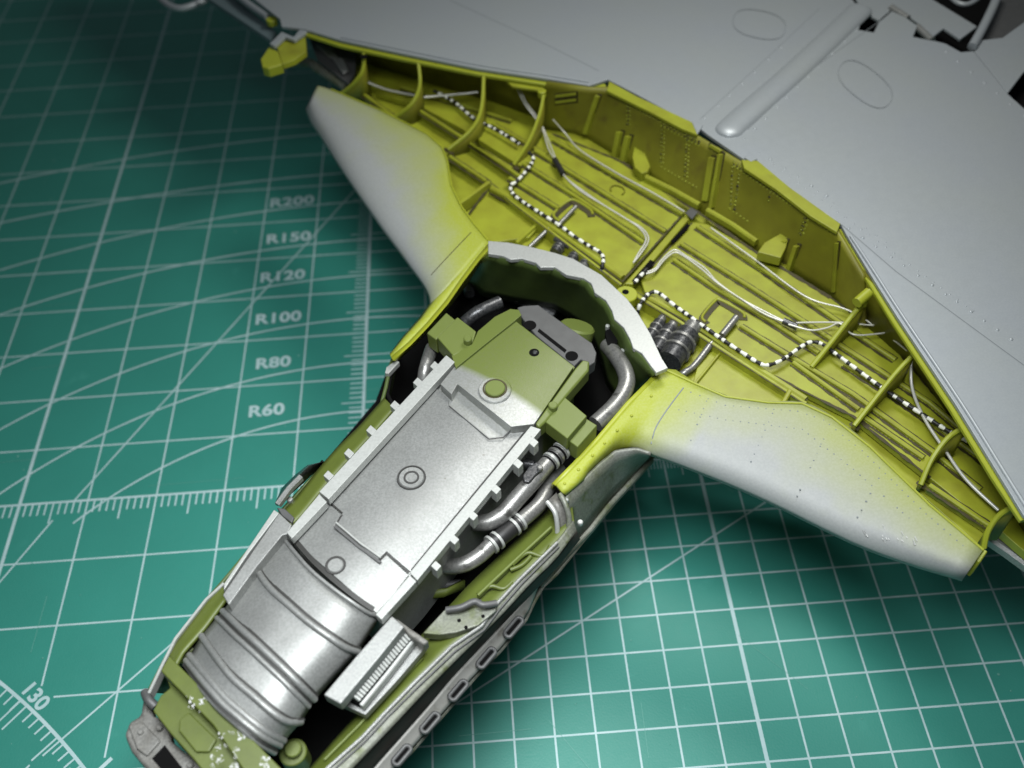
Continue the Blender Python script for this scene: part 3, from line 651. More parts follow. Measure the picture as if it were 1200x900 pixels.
bar('end_rim', [(1155, 645, 6.3), (1146, 658, 6.2), (1134, 674, 5.8)], 0.08, 0.2, 'yellow_clean', ler)

# --- fuselage arch (scalloped bare edge) and its inside
outer = [(572, 282), (596, 284), (622, 289), (650, 296), (672, 303), (705, 322), (735, 350), (748, 367), (762, 390), (776, 420), (783, 431)]
inner = [(572, 297), (590, 300), (598, 304), (612, 303), (628, 308), (633, 313), (650, 313), (664, 322), (684, 326), (693, 332), (697, 343), (710, 352), (717, 364), (720, 374), (731, 384), (738, 397), (742, 408), (752, 414), (762, 428), (769, 437)]
arch = plate('firewall_arch', outer + inner[::-1], 6.75, 0.12, 'silver_bright', A, bevel=0.02, label='scalloped bare silver edge of the cowling arch')
i2 = resample([(x, y, 0) for x, y in inner], 24)
rows = []
deep = resample([(548, 330, 0), (565, 345, 0), (600, 352, 0), (650, 360, 0), (690, 385, 0), (705, 420, 0), (712, 450, 0), (725, 470, 0), (748, 462, 0)], 24)
for k in range(7):
    t = k / 6; rows.append([(p.x + (q.x - p.x) * t, p.y + (q.y - p.y) * t, 6.7 - 2.3 * t) for p, q in zip(i2, deep)])
aw = loft('arch_inner_wall', rows, 'olive_dark', arch, th=0.05)
bar('wall_rib', [(689, 342, 6.3), (682, 362, 5.6), (680, 380, 5.0)], 0.05, 0.06, 'black', aw) if False else None

# --- dark cavities of the cowling
plate('bay_floor', [(560, 290), (700, 330), (790, 440), (690, 560), (640, 640), (500, 780), (380, 930), (240, 930), (205, 850), (215, 770), (330, 600), (440, 470), (462, 410)], 3.6, 0.2, 'black', A, label='black inside of the engine bay')

# --- engine
EC0, EC1 = Vector((640, 398)), Vector((385, 690))
ED = (EC1 - EC0).normalized(); EN = Vector((-ED.y, ED.x))
def crown(off=0.0, k=0.30):
    return lambda x, y: 7.0 + off - k * ((Vector((x, y)) - EC0).dot(EN) / 80.0) ** 2
eng = plate('engine_block', [(601, 373), (674, 430), (634, 497), (488, 680), (446, 726), (338, 628), (374, 578), (531, 427)], crown(-0.20), 1.6, 'engine', A, bevel=0.02, label='silver engine block, green at its rear end')
deck = plate('rear_deck', [(603, 375), (672, 430), (626, 497), (599, 500), (536, 450), (529, 462), (516, 450), (534, 428)], crown(0.08), 0.30, 'engine', eng, bevel=0.012)
plate('top_cover', [(512, 455), (526, 468), (525, 474), (573, 512), (589, 511), (600, 501), (619, 501), (481, 670), (453, 646), (443, 656), (393, 616), (401, 602), (385, 587)], crown(-0.14), 0.12, 'silver', eng, bevel=0.014, label='long silver top cover with a round boss')
plate('lower_cover', [(384, 589), (399, 603), (391, 618), (443, 660), (453, 650), (479, 674), (443, 720), (341, 630)], crown(-0.13), 0.12, 'silver', eng, bevel=0.014)
# rails with lugs
def rail(pts, tabs, side, z=7.02):
    o = plate('cover_rail', pts, z, 0.22, 'silver_bright', eng, bevel=0.012)
    for x, y in tabs:
        d = ED * 4.2; n = EN * 4.6 * side
        q = [(x - d.x - n.x, y - d.y - n.y), (x + d.x - n.x, y + d.y - n.y), (x + d.x + n.x, y + d.y + n.y), (x - d.x + n.x, y - d.y + n.y)]
        plate('rail_lug', q, z - 0.005, 0.32 if side > 0 else 0.2, 'silver_bright', o, bevel=0.012)
    return o
rail([(523, 416), (533, 424), (385, 585), (374, 576)], [(510, 429), (490, 448), (463, 475), (435, 504), (409, 531), (385, 557)], -1, 6.98)
rail([(374, 579), (383, 588), (342, 631), (336, 624)], [], -1, 6.97)
rail([(622, 499), (634, 503), (489, 680), (480, 671)], [(625, 518), (607, 543), (581, 573), (554, 604), (532, 632), (511, 663)], 1, 7.0)
rail([(480, 674), (488, 681), (447, 726), (440, 720)], [], 1, 6.98)
# small black gaps under the right rail read as notches
disc('boss', 580, 456, 7.13, 19.5, 0.16, 'engine', deck); disc('boss_cap', 580, 454, 7.2, 12, 0.14, 'olive_light', deck)
ring('boss_groove', 580, 455, 7.14, 13.5, 0.03, 'wash', deck)
disc('deck_hole', 626, 413, 7.085, 6, 0.01, 'black', deck, c0=0); disc('hole_screw', 627, 412, 7.12, 3, 0.05, 'dark', deck, n=12)
ring('boss_ring', 482, 559, 6.885, 16, 0.022, 'oil', eng); disc('boss', 482, 559, 6.895, 15, 0.08, 'silver', eng); ring('boss_ring', 482, 559, 6.91, 8, 0.03, 'oil', eng); disc('boss_centre', 483, 560, 6.9, 5.5, 0.05, 'silver', eng)
ring('boss_ring', 393, 662, 6.885, 10.5, 0.035, 'oil', eng); disc('boss', 393, 662, 6.90, 9.5, 0.06, 'silver', eng)
for p in ([(526, 475, 6.87), (573, 514, 6.88), (590, 512, 6.87), (601, 501, 6.86)],): bar('cover_seam', p, 0.022, 0.02, 'gun', eng)
bar('cover_step', [(392, 616, 6.90), (420, 640, 6.91), (446, 659, 6.90)], 0.06, 0.03, 'gun', eng)
bar('step_edge', [(394, 612, 6.92), (422, 636, 6.93), (446, 653, 6.92)], 0.04, 0.05, 'silver_bright', eng)
def soot(pts, zf, w=0.045):
    C = catmull([(x, y, 0) for x, y in pts], 6); bar('seam_wash', [(c.x, c.y, zf(c.x, c.y)) for c in C], w, 0.012, 'oil', eng)
cz = crown(-0.128)
soot([(533, 427), (460, 506), (388, 585)], cz); soot([(619, 501), (550, 585), (482, 668)], cz, 0.035); soot([(384, 590), (362, 612), (344, 630)], cz); soot([(478, 676), (460, 698), (441, 719)], cz)
soot([(386, 588), (401, 601)], cz, 0.035); soot([(401, 603), (393, 616)], cz, 0.03); soot([(444, 657), (453, 648)], cz, 0.035); soot([(453, 648), (479, 671)], cz, 0.035)
soot([(346, 633), (366, 656), (392, 680), (420, 702), (438, 714)], crown(-0.125), 0.10)
# flanges at the rear
plate('deck_flange', [(529, 416), (553, 404), (560, 388), (580, 371), (598, 362), (608, 363), (611, 369), (603, 376), (575, 398), (534, 431)], crown(0.16), 0.4, 'olive_light', eng, bevel=0.05)
plate('deck_flange', [(674, 431), (683, 421), (691, 423), (690, 434), (664, 464), (640, 494), (632, 501), (627, 496)], crown(0.14), 0.4, 'olive_light', eng, bevel=0.05)
plate('mount_block', [(536, 371), (558, 388), (553, 405), (531, 417), (512, 395)], 6.95, 0.5, 'olive_light', eng, bevel=0.03); plate('mount_foot', [(523, 366), (534, 375), (511, 398), (500, 390)], 6.8, 0.5, 'olive_light', eng, bevel=0.03)
plate('mount_block', [(662, 465), (688, 487), (665, 514), (639, 494)], 6.95, 0.42, 'olive_light', eng, bevel=0.03); plate('mount_foot', [(687, 490), (700, 498), (677, 524), (665, 515)], 6.75, 0.5, 'olive_light', eng, bevel=0.03)
disc('stud', 548, 396, 7.12, 5, 0.25, 'olive_light', eng, n=16); disc('stud', 648, 474, 7.1, 5.5, 0.25, 'olive_light', eng, n=16)
plate('rear_plate', [(606, 360), (614, 358), (631, 357), (640, 364), (668, 384), (694, 402), (699, 413), (697, 424), (690, 429), (681, 421), (673, 429), (655, 415), (628, 393), (611, 372)], 6.72, 0.35, 'gun', eng, bevel=0.03, label='dark grey plate behind the engine')
disc('plate_hole', 621, 381, 6.73, 7.5, 0.01, 'black', eng, c0=0); disc('plate_hole', 670, 417, 6.73, 7.5, 0.01, 'black', eng, c0=0)
plate('plate_seam', [(630, 388), (632, 385), (664, 410), (662, 413)], 6.735, 0.03, 'black', eng, bevel=0)
disc('accessory_drum', 677, 381, 6.35, 21, 0.9, 'olive_light', eng, axis=(0.3, 0.45, 1), c0=0.05)
# front drum with bands
SEC = [[(330, 629), (345, 648), (363, 668), (387, 688), (412, 706), (432, 719), (446, 723)],
       [(300, 666), (315, 688), (337, 708), (360, 728), (385, 746), (405, 759), (420, 764)],
       [(261, 716), (280, 735), (300, 753), (318, 770), (335, 786), (353, 804), (369, 820)],
       [(236, 745), (251, 767), (272, 794), (296, 815), (318, 834), (337, 846), (353, 846)],
       [(222, 768), (238, 788), (262, 816), (280, 832), (298, 847), (316, 860), (333, 868)],
       [(219, 776), (233, 798), (255, 825), (275, 843), (292, 858), (308, 871), (323, 880)]]
def dz(k, t): return 7.06 - (0.0, 0.02, 0.06, 0.14, 0.24, 0.34)[k] - 0.62 * abs(2 * t - 1) ** 3.0
rows = []
for k, s in enumerate(SEC):
    P = resample(catmull([(x, y, 0) for x, y in s], 5), 22)
    rows.append([(p.x, p.y, dz(k, i / 21)) for i, p in enumerate(P)])
fine = []
for k in range(len(rows) - 1):
    for j in range(4): fine.append([tuple(a[c] + (b[c] - a[c]) * j / 4 for c in range(3)) for a, b in zip(rows[k], rows[k + 1])])
fine.append(rows[-1])
drum = loft('front_drum', fine, 'silver', A, th=0.9, label='banded silver drum at the front of the engine')
def band(k, off=(0, 0), r=0.065):
    P = [at(x + off[0], y + off[1], z + 0.02) for x, y, z in rows[k]]; bm = bmesh.new(); sweep(bm, P, circ(r, 10)); finish('band', bm, 'silver', drum, smooth=60)
def wash_band(k, off):  # dark wash painted beside a drum band
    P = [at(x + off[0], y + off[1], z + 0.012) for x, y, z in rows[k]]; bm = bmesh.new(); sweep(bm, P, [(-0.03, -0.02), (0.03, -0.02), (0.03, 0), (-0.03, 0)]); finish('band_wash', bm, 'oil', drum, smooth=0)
band(0, (1, 0), 0.04); band(1); wash_band(1, (4, -4)); band(2); wash_band(2, (4, -4)); band(2, (-7, 8), 0.05); wash_band(2, (-3, 4)); band(3); wash_band(3, (4, -4)); band(4); wash_band(4, (3, -4)); band(4, (-4, 6), 0.06); band(5, (-1, 2), 0.06); wash_band(4, (-7, 10))
# side plates
plate('side_plate', [(327, 601), (342, 615), (336, 626), (331, 627), (300, 665), (268, 709), (261, 697)], 6.85, 0.5, 'silver', A, bevel=0.02, label='silver plate left of the drum')
plate('side_strip', [(321, 597), (327, 601), (290, 650), (262, 692), (262, 684)], 6.6, 0.4, 'silver_bright', A, bevel=0.02)
fin = plate('louvred_duct', [(459, 721), (474, 734), (445, 770), (399, 825), (379, 814), (416, 770)], 6.75, 0.3, 'silver', A, bevel=0.03, label='silver duct with a row of fine louvres')
plate('duct_flange', [(487, 750), (500, 757), (466, 797), (428, 838), (400, 825), (410, 822), (422, 829)], 6.1, 0.2, 'silver', fin, bevel=0.02)
plate('duct_well', [(472, 735), (486, 750), (423, 827), (404, 817)], 6.25, 0.1, 'black', fin, bevel=0)
for i in range(21):
    t = (i + 0.5) / 21
    a = Vector((473, 739)).lerp(Vector((409, 813)), t); b = Vector((482, 748)).lerp(Vector((421, 822)), t); a.x += 2.2 * math.sin(math.pi * t); 
    bar('louvre', [(a.x, a.y, 6.52), (b.x, b.y, 6.42)], 0.06, 0.10, 'silver_bright', fin)
bar('duct_lip', [(485, 748, 6.35), (455, 787, 6.35), (423, 826, 6.35)], 0.09, 0.2, 'silver_bright', fin)

# --- pipes
p1 = tube('coolant_pipe', [(555, 612, 6.0), (572, 612, 6.05), (590, 602, 6.15), (607, 583, 6.25), (626, 562, 6.3), (644, 541, 6.3), (664, 524, 6.25)], 0.19, 'pipe', A, n=16, label='thick steel pipe under the right rail')
for x, y in ((646, 540), (652, 534), (658, 528)):
    tube('pipe_clamp', [(x - 1, y + 1, 6.31), (x + 1, y - 1, 6.31)], 0.225, 'silver_bright' if x != 652 else 'pipe', p1, n=16)
    tube('clamp_gap', [(x - 3.4, y + 3.2, 6.31), (x - 2.4, y + 2.2, 6.31)], 0.205, 'black', p1, n=16)
plate('pipe_bracket', [(612, 557), (620, 546), (628, 541), (634, 543), (636, 550), (628, 556), (620, 565), (614, 564)], 6.56, 0.1, 'dark', p1, bevel=0.03); disc('bracket_bolt', 633, 547, 6.64, 3.4, 0.1, 'pipe', p1, n=12)
p2 = tube('coolant_pipe', [(500, 658, 5.6), (520, 663, 5.7), (542, 662, 5.85), (562, 651, 5.9), (580, 634, 5.95), (600, 618, 5.95), (618, 604, 5.95), (634, 588, 5.9), (644, 566, 5.8), (655, 548, 5.7)], 0.17, 'pipe', A, n=16, label='lower steel pipe with a black hose section')
tube('hose', [(577, 637, 5.95), (590, 627, 5.98), (606, 614, 5.95)], 0.185, 'wblack', p2, n=16)
for x, y in ((576, 638), (583, 633), (602, 617), (609, 611)): tube('hose_clamp', [(x - 1.2, y + 1, 5.96), (x + 1.2, y - 1, 5.96)], 0.215, 'silver_bright', p2, n=16)
tube('coolant_pipe', [(600, 543, 5.9), (612, 543, 5.95), (626, 545, 5.95)], 0.13, 'dark', A, n=14)
tube('exhaust_pipe', [(712, 405, 6.0), (722, 417, 6.2), (732, 434, 6.3), (734, 452, 6.3), (722, 474, 6.25), (698, 497, 6.2)], 0.2, 'pipe', A, n=16, label='bent steel pipe right of the engine mount')
tube('exhaust_pipe', [(506, 408, 6.0), (502, 420, 6.15), (498, 434, 6.1), (496, 448, 5.9)], 0.16, 'pipe', A, n=16)
tube('exhaust_pipe', [(545, 378, 5.7), (560, 366, 5.9), (586, 354, 5.9)], 0.17, 'dark', A, n=14)
plate('wall_clip', [(709, 388), (714, 383), (724, 398), (722, 408), (712, 404)], 6.3, 0.3, 'black', A); disc('clip_stud', 712, 381, 6.4, 2.6, 0.15, 'silver_bright', A, n=10); disc('clip_stud', 729, 410, 6.3, 3, 0.15, 'silver_bright', A, n=10)
tube('drain_pipe', [(650, 370, 4.2), (560, 330, 4.4), (550, 345, 4.4)], 0.15, 'dark', A)
# things in the wheel bays beside the arch
def can(pts, r, z, m='dark'):
    (x0, y0), (x1, y1) = pts; o = tube('bay_cylinder', [(x0, y0, z), (x1, y1, z)], r, m, A, n=18)
    for t in (0.3, 0.62):
        x, y = x0 + (x1 - x0) * t, y0 + (y1 - y0) * t; dx, dy = (x1 - x0) * 0.035, (y1 - y0) * 0.035
        tube('cylinder_band', [(x - dx, y - dy, z), (x + dx, y + dy, z)], r * 1.15, 'pipe', o, n=18)
    tube('cylinder_end', [(x0 - (x1 - x0) * 0.3, y0 - (y1 - y0) * 0.3, z), (x0, y0, z)], r * 0.72, 'pipe', o, n=16)
can([(773, 378), (760, 398)], 0.16, F0 + 0.2); can([(786, 385), (768, 412)], 0.19, F0 + 0.22); can([(806, 392), (784, 424)], 0.32, F0 + 0.34)
can([(657, 287), (650, 296)], 0.15, F0 + 0.2); can([(675, 298), (668, 308)], 0.15, F0 + 0.2); can([(688, 306), (680, 318)], 0.15, F0 + 0.2)
tube('bay_rod', [(834, 402, 5.6), (814, 428, 5.5), (803, 436, 5.5), (796, 440, 5.4)], 0.085, 'pipe', A); tube('bay_rod', [(863, 372, 5.75), (846, 393, 5.68)], 0.095, 'pipe', A)
tube('bay_rod', [(675, 242, 5.75), (655, 263, 5.68)], 0.06, 'pipe', A); tube('bay_rod', [(643, 268, 5.6), (620, 290, 5.5)], 0.06, 'pipe', A); tube('bay_rod', [(668, 290, 5.6), (650, 280, 5.6)], 0.07, 'dark', A)

# --- wires
def wire(pts, z, r=0.023, m='wire', dz=None):
    return tube('silver_wire', [(p[0], p[1], z if len(p) < 3 else p[2]) for p in pts], r, m, A, n=8, sm=6)
Z = F1 + 0.2
wire([(648, 140, 6.2), (663, 157), (680, 176), (723, 203), (765, 226), (802, 248)], Z)
for o1 in (0, 3.0):
    wire([(606 + o1, 104, 6.4), (615 + o1, 122, 6.2), (627 + o1, 138, 6.0), (636 + o1 * .5, 152), (643 + o1 * 1.3, 175), (654, 192), (663, 208), (682 + o1, 225), (710, 242), (733, 256), (750 + o1, 268), (757 + o1, 281), (748 + o1, 297), (742, 308)], Z)
    wire([(757, 321 - o1 * .6), (768, 317 - o1 * .8), (778 - o1, 305), (790, 296 - o1), (801 + o1, 300), (823 + o1, 316 - o1 * .5), (841, 332 - o1 * .4), (868, 350), (896, 368 - o1), (924, 379)], Z)
wire([(924, 379), (945, 378), (983, 378), (1020, 381), (1050, 382)], Z); wire([(924, 380), (950, 387), (970, 384), (984, 379), (1000, 392), (1030, 391), (1053, 387)], Z + 0.05)
tube('wire_joint', [(650, 187, Z + .02), (660, 204, Z + .02)], 0.09, 'wblack', A); tube('wire_joint', [(918, 376, Z), (934, 383, Z)], 0.09, 'dark', A)
wire([(833, 267), (883, 303), (943, 347), (987, 361), (1010, 372), (1040, 393), (1063, 411, 6.0)], Z)
wire([(1068, 423, 6.1), (1069, 455), (1083, 490), (1107, 527), (1133, 563), (1170, 598)], Z + 0.05, 0.038)
wire([(427, 95, 5.9), (453, 105), (487, 112)], Z, 0.035); wire([(497, 114), (530, 111), (560, 108)], Z + 0.1, 0.035)
SEQ = []
while len(SEQ) < 997: SEQ += [0] * random.choice((2, 3, 3, 4)) + [1] * random.choice((2, 3, 3, 4, 4))
def striped(pts, z):
    P = catmull([at(p[0], p[1], z if len(p) < 3 else p[2]) for p in pts], 12); L = sum((P[i + 1] - P[i]).length for i in range(len(P) - 1))
    Q = resample(P, int(L / 0.045)); bm = bmesh.new()
    sweep(bm, Q, lambda i: circ(0.05 + 0.007 * math.sin(i * 1.3), 8), matf=lambda i: SEQ[i % 997]); finish('striped_wire', bm, ['wblack', 'wwhite'], A, smooth=50, label='black and white twisted wire')
striped([(508, 106, 5.9), (533, 120), (553, 137), (583, 153), (609, 169)], Z)
striped([(619, 178, 5.95), (625, 186), (619, 197), (606, 212), (598, 218), (602, 228), (615, 238), (640, 254), (657, 265), (673, 277), (690, 288), (702, 295), (707, 302), (706, 311), (704, 321, 5.5)], Z + 0.03)
striped([(747, 369, 5.5), (750, 357), (758, 346), (767, 342), (776, 346), (788, 356), (813, 374), (841, 394), (868, 412), (887, 424), (899, 428), (916, 422), (938, 407), (950, 401), (963, 403), (980, 415), (1003, 432), (1040, 459), (1083, 487), (1120, 510), (1153, 525)], Z + 0.04)
striped([(758, 315), (743, 332)], F1 + 0.25) if False else striped([(758, 315), (751, 323), (743, 332)], F1 + 0.25)

# --- fuselage sides, right
def strip2(name, E0, z0, E1, z1, m, parent=A, th=0.08, n=24, **k):
    a = resample([(x, y, 0) for x, y in E0], n); b = resample([(x, y, 0) for x, y in E1], n)
    f = lambda z, i: z(i / (n - 1)) if callable(z) else z
    rows = [[(p.x + (q.x - p.x) * t, p.y + (q.y - p.y) * t, f(z0, i) + (f(z1, i) - f(z0, i)) * t) for i, (p, q) in enumerate(zip(a, b))] for t in (0, 0.25, 0.5, 0.75, 1)]
    return loft(name, rows, m, parent, th=th, **k)
E0 = [(668, 572), (640, 599), (595, 641), (551, 683), (529, 707), (495, 742), (455, 790), (415, 840), (362, 900), (340, 925)]
E1 = [(672, 610), (653, 635), (609, 678), (582, 707), (564, 733), (529, 757), (484, 801), (450, 836), (424, 864), (380, 903), (362, 925)]
E2 = [(676, 622), (650, 657), (622, 683), (596, 712), (564, 745), (540, 768), (507, 801), (462, 849), (416, 897), (390, 925)]
E3 = [(680, 632), (656, 662), (633, 686), (597, 723), (560, 762), (529, 795), (500, 830), (438, 900), (415, 928)]
cowl = strip2('cowl_inner_side', E0, 5.5, E1, 5.9, 'olive', label='green inner side of the right cowling')
strip2('cowl_longeron', E1, 5.95, E2, 5.85, 'silver_worn', label='worn silver edge strip of the right cowling')
strip2('cowl_recess', E2, 5.6, E3, 5.0, 'recess')
slotp = strip2('exhaust_shroud', [(633, 683), (597, 723), (560, 762), (529, 795), (500, 830), (438, 900), (415, 928)], 5.0, [(630, 690), (619, 719), (584, 762), (551, 796), (523, 830), (462, 900), (440, 928)], 4.8, 'shroud', th=0.12, label='worn grey strip with oval slots')
strip2('lower_fuselage', [(765, 533), (736, 567), (690, 622), (650, 672), (628, 692), (619, 719), (584, 762), (551, 796), (523, 830), (462, 900), (440, 928)], 4.6, [(735, 560), (710, 590), (660, 645), (630, 680), (610, 710), (595, 725), (560, 765), (530, 800), (500, 835), (440, 905), (420, 930)], 1.2, 'silver_worn', label='lower grey side of the fuselage')
for x, y in ((602, 735), (570, 771), (537, 809), (504, 847), (471, 885)):
    d = Vector((-0.66, 0.75)); nn = Vector((0.75, 0.66)); pts = []
    for k in range(20):
        a = 2 * math.pi * k / 20; u, v = math.cos(a) * 4.0 + (9.5 if math.cos(a) > 0 else -9.5), math.sin(a) * 4.4
        pts.append((x + d.x * u + nn.x * v, y + d.y * u + nn.y * v))
    P = [at(p[0], p[1], 4.98) for p in pts + pts[:1]]; bm = bmesh.new(); sweep(bm, P, circ(0.045, 8), cap=False); o = finish('slot_rim', bm, 'gun', slotp, smooth=60)
    plate('slot', [(x + (px_ - x) * 0.86, y + (py_ - y) * 0.8) for px_, py_ in pts], 4.985, 0.03, 'black', slotp, bevel=0)
bar('longeron_groove', [(x, y, 5.96) for x, y in [(655, 640), (612, 683), (586, 713), (567, 738), (533, 763), (488, 806), (452, 842), (428, 868), (386, 906)]], 0.035, 0.03, 'gun', A)
bar('longeron_edge', [(x, y, 6.0) for x, y in E1[1:]], 0.07, 0.1, 'silver', A)
# side skin behind the yellow lip
strip2('side_skin', [(664, 582), (684, 564), (704, 545), (723, 530), (746, 528), (762, 534)], 6.1, [(641, 675), (662, 648), (690, 617), (712, 588), (738, 561), (765, 533)], 4.7, 'silver_worn', label='worn grey fuselage skin under the right wing root')
bar('skin_rim', [(632, 685, 4.7), (662, 651, 4.7), (692, 619, 4.7), (714, 591, 4.7), (740, 563, 4.7), (764, 536, 4.7)], 0.12, 0.15, 'silver_worn', A)
disc('side_rivet', 680, 611, 5.6, 3.5, 0.1, 'silver_bright', A, n=10); disc('side_rivet', 664, 585, 6.1, 2.5, 0.1, 'silver_bright', A, n=10); disc('side_rivet', 635, 665, 5.5, 4, 0.2, 'silver_bright', A, n=12)
# curved grey frame below the lip
loft('cowl_frame', [[(642, 587, 6.15), (650, 597, 6.1), (654, 612, 5.9), (655, 630, 5.6)], [(652, 577, 6.2), (660, 590, 6.15), (665, 608, 5.9), (664, 630, 5.6)]], 'nose', A, th=0.15)
tube('frame_lip', [(641, 588, 6.2), (650, 600, 6.15), (653, 615, 5.95), (653, 632, 5.65)], 0.055, 'silver_bright', A); tube('frame_lip', [(656, 579, 6.25), (663, 592, 6.2), (667, 610, 5.95), (664, 632, 5.65)], 0.06, 'silver_worn', A)
# bracket plate across the green side
plate('side_bracket', [(495, 742), (520, 715), (530, 711), (556, 707), (563, 701), (568, 708), (583, 706), (581, 716), (560, 733), (535, 741), (515, 744)], 6.05, 0.25, 'silver_worn', A, bevel=0.03)
tube('bracket_lip', [(523, 715, 6.15), (540, 712, 6.2), (556, 705, 6.2), (566, 709, 6.2), (582, 707, 6.15)], 0.07, 'gun', A)
for x, y in ((538, 727), (546, 735), (566, 722)): disc('bracket_hole', x, y, 6.06, 2.2, 0.02, 'black', A, n=10, c0=0)
for pts in ([(560, 697), (575, 687), (590, 690), (600, 682)], [(600, 662), (618, 648), (636, 652), (645, 640)], [(622, 652), (612, 662), (598, 668)]):
    tube('stamped_ridge', [(x, y, 5.86) for x, y in pts], 0.05, 'olive', cowl, n=8)
bar('cowl_step', [(646, 617, 5.93), (608, 652, 5.93), (560, 697, 5.93)], 0.06, 0.14, 'olive_light', cowl)
bar('cowl_step', [(495, 770, 5.85), (455, 812, 5.85), (420, 850, 5.8), (380, 890, 5.8)], 0.05, 0.12, 'olive_light', cowl)
loft('bay_hoop', [[(480, 695, 5.5), (500, 702, 5.3), (520, 700, 5.2), (545, 690, 5.1)], [(487, 684, 5.55), (505, 692, 5.4), (525, 690, 5.3), (545, 680, 5.2)]], 'olive', A, th=0.1)
tube('bay_hoop', [(500, 678, 5.3), (516, 685, 5.1), (540, 684, 5.0)], 0.1, 'gun', A)
plate('duct_corner', [(462, 722), (480, 735), (503, 751), (497, 756), (478, 744)], 6.55, 0.3, 'nose', A, bevel=0.05)
# --- left side
strip2('cowl_side', [(462, 478), (434, 510), (384, 564), (350, 606), (334, 620)], 6.3, [(450, 466), (420, 500), (398, 521), (378, 543), (345, 585), (326, 604)], 6.1, 'olive', label='green left cowling side beside the rail')
strip2('cowl_outer_side', [(461, 411), (452, 440), (448, 470), (420, 501), (378, 543), (326, 600), (260, 680), (240, 702), (200, 755), (172, 810)], 6.0,
       [(470, 420), (462, 450), (458, 478), (435, 506), (400, 540), (350, 600), (285, 680), (265, 708), (230, 760), (200, 812)], 1.5, 'olive_dark')
rows = [[(380, 541, 6.05), (370, 552, 6.05), (356, 566, 6.05), (340, 580, 6.05), (325, 593, 6.05)], [(379, 541, 6.15), (362, 546, 6.3), (347, 560, 6.35), (333, 575, 6.3), (323, 591, 6.1)], [(378, 541, 5.9), (360, 545, 5.8), (344, 558, 5.7), (330, 572, 5.7), (322, 590, 5.8)]]
loft('exhaust_bulge', rows, 'dark', A, th=0.08); bar('bulge_edge', [(324, 590, 6.32), (338, 571, 6.42), (352, 557, 6.42)], 0.12, 0.15, 'silver', A)
disc('bulge_pin', 339, 584, 6.1, 3.5, 0.2, 'silver_bright', A, n=10)
plate('bulge_cup', [(324, 594), (334, 596), (345, 606), (342, 613), (330, 604)], 6.35, 0.2, 'gun', A, bevel=0.03)
plate('white_tab', [(453, 430), (464, 422), (468, 424), (455, 438), (451, 437)], 6.1, 0.15, 'silver_bright', A, bevel=0.01)
strip2('dark_side', [(466, 424), (456, 440), (452, 462), (460, 478)], 5.9, [(455, 438), (449, 448), (449, 462), (452, 468)], 5.6, 'black')
strip2('cowl_side', [(264, 702), (240, 735), (213, 765), (205, 780)], 6.3, [(260, 684), (242, 703), (207, 750), (196, 768)], 6.1, 'olive')
bar('cowl_rim', [(262, 683, 6.2), (241, 702, 6.2), (205, 748, 6.2), (188, 782, 6.2), (174, 812, 6.2)], 0.06, 0.25, 'silver_bright', A)
tube('bay_strut', [(235, 727, 6.0), (214, 765, 6.0)], 0.07, 'olive_light', A); tube('bay_strut', [(226, 760, 6.0), (210, 775, 6.0)], 0.08, 'olive_light', A)
nb = plate('nose_crossbar', [(198, 768), (264, 834), (331, 902), (345, 925), (300, 925), (250, 850), (188, 786)], 6.65, 0.4, 'olive', A, bevel=0.03, label='green crossbar with chipped paint')
nf = plate('nose_bulkhead', [(193, 790), (199, 806), (188, 815), (179, 833), (200, 860), (226, 889), (255, 925), (310, 930), (250, 850)], 6.35, 0.8, 'olive', A, bevel=0.03)
plate('stamped_panel', [(221, 834), (254, 866), (245, 881), (229, 881), (209, 856), (210, 843)], 6.42, 0.08, 'olive', nf, bevel=0.03)
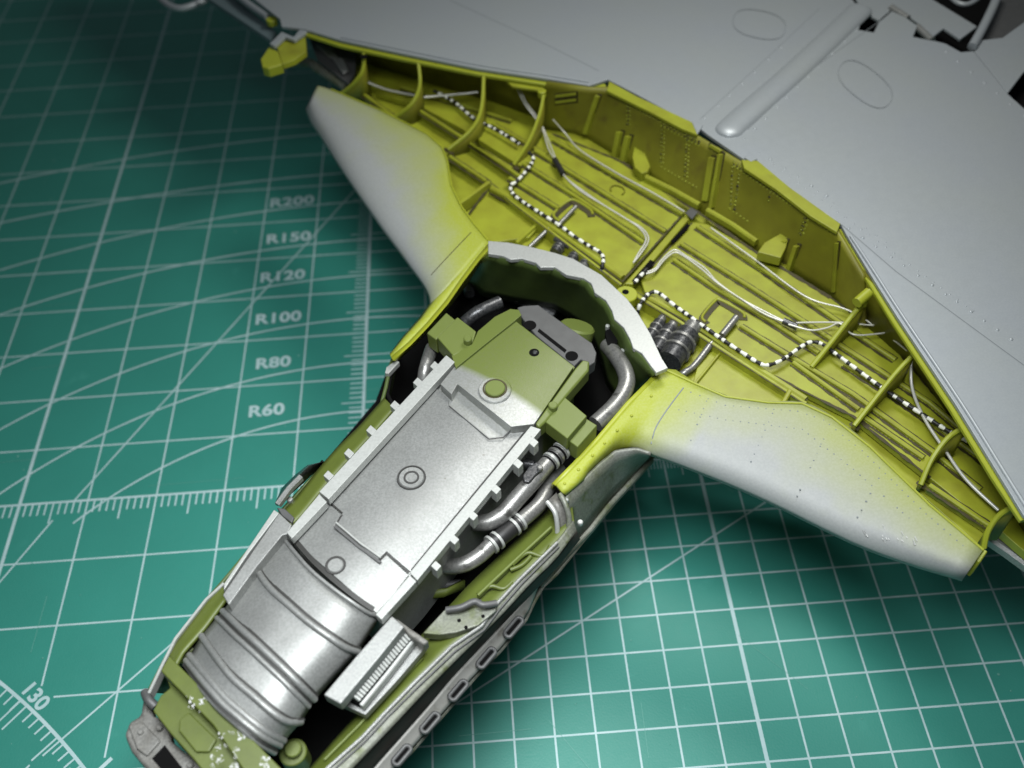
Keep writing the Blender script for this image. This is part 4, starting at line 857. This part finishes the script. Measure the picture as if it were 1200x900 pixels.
plate('nose_ring', [(168, 811), (176, 826), (180, 838), (190, 842), (199, 856), (201, 868), (215, 880), (229, 889), (245, 898), (260, 925), (190, 925), (153, 880), (145, 861), (151, 845), (164, 838)], 5.9, 0.3, 'nose', A, bevel=0.08, label='cast grey nose ring with a square opening')
plate('ring_opening', [(193, 873), (178, 889), (196, 910), (216, 903)], 5.905, 0.02, 'black', A, bevel=0)
plate('ring_lip', [(150, 850), (166, 845), (188, 868), (172, 886), (160, 878)], 5.95, 0.1, 'nose', A, bevel=0.03)
tube('ring_clip', [(170, 811, 6.1), (174, 820, 6.15), (182, 828, 6.1)], 0.09, 'gun', A)
for x, y in ((164, 857), (186, 852), (222, 896)): disc('ring_stud', x, y, 6.0, 3.3, 0.1, 'nose', A, n=12)
disc('nose_boss', 343, 881, 5.6, 15, 0.5, 'olive', A); disc('boss_cap', 343, 877, 5.75, 9, 0.3, 'olive_light', A)
# paint chips on the nose: bare plastic showing
bm = bmesh.new()
def chip(x, y, s, z):
    for _ in range(9):
        n = random.randint(6, 9); vs = []; ox, oy = x + random.uniform(-.9, .9) * s, y + random.uniform(-1, 1) * s; q = random.uniform(0.10, 0.36)
        zz = z + 0.001 * _
        for k in range(n):
            a = 2 * math.pi * k / n; r = s * q * random.uniform(0.3, 1.4)
            vs.append(bm.verts.new(at(ox + r * math.cos(a) * 0.9, oy + r * math.sin(a) * 1.2, zz)))
        bm.faces.new(vs)
for cx, cy, s in ((370, 535, 4), (380, 570, 4), (445, 545, 4.5), (430, 552, 3), (540, 730, 4), (655, 722, 6), (640, 735, 5), (600, 715, 2), (520, 795, 3.5), (617, 800, 4), (610, 838, 2.5), (560, 783, 2), (690, 735, 2), (765, 868, 5.5), (775, 882, 4), (755, 850, 3), (425, 603, 1.6), (580, 712, 1.6), (632, 705, 2)):
    chip(140 + cx / 4.5, 700 + cy / 4.5, s, 6.656 if not (cx < 560 and cy > 760) else 6.356)
for cx, cy, s in ((493, 837, 3.5), (530, 850, 4), (525, 862, 3.5), (490, 887, 2.5), (600, 890, 5), (612, 880, 3.5)):
    chip(140 + cx / 4.5, 700 + cy / 4.5, s, 6.656)
finish('paint_chip', bm, 'bare', nb, smooth=0, kind='stuff', label='chips of bare pale plastic')
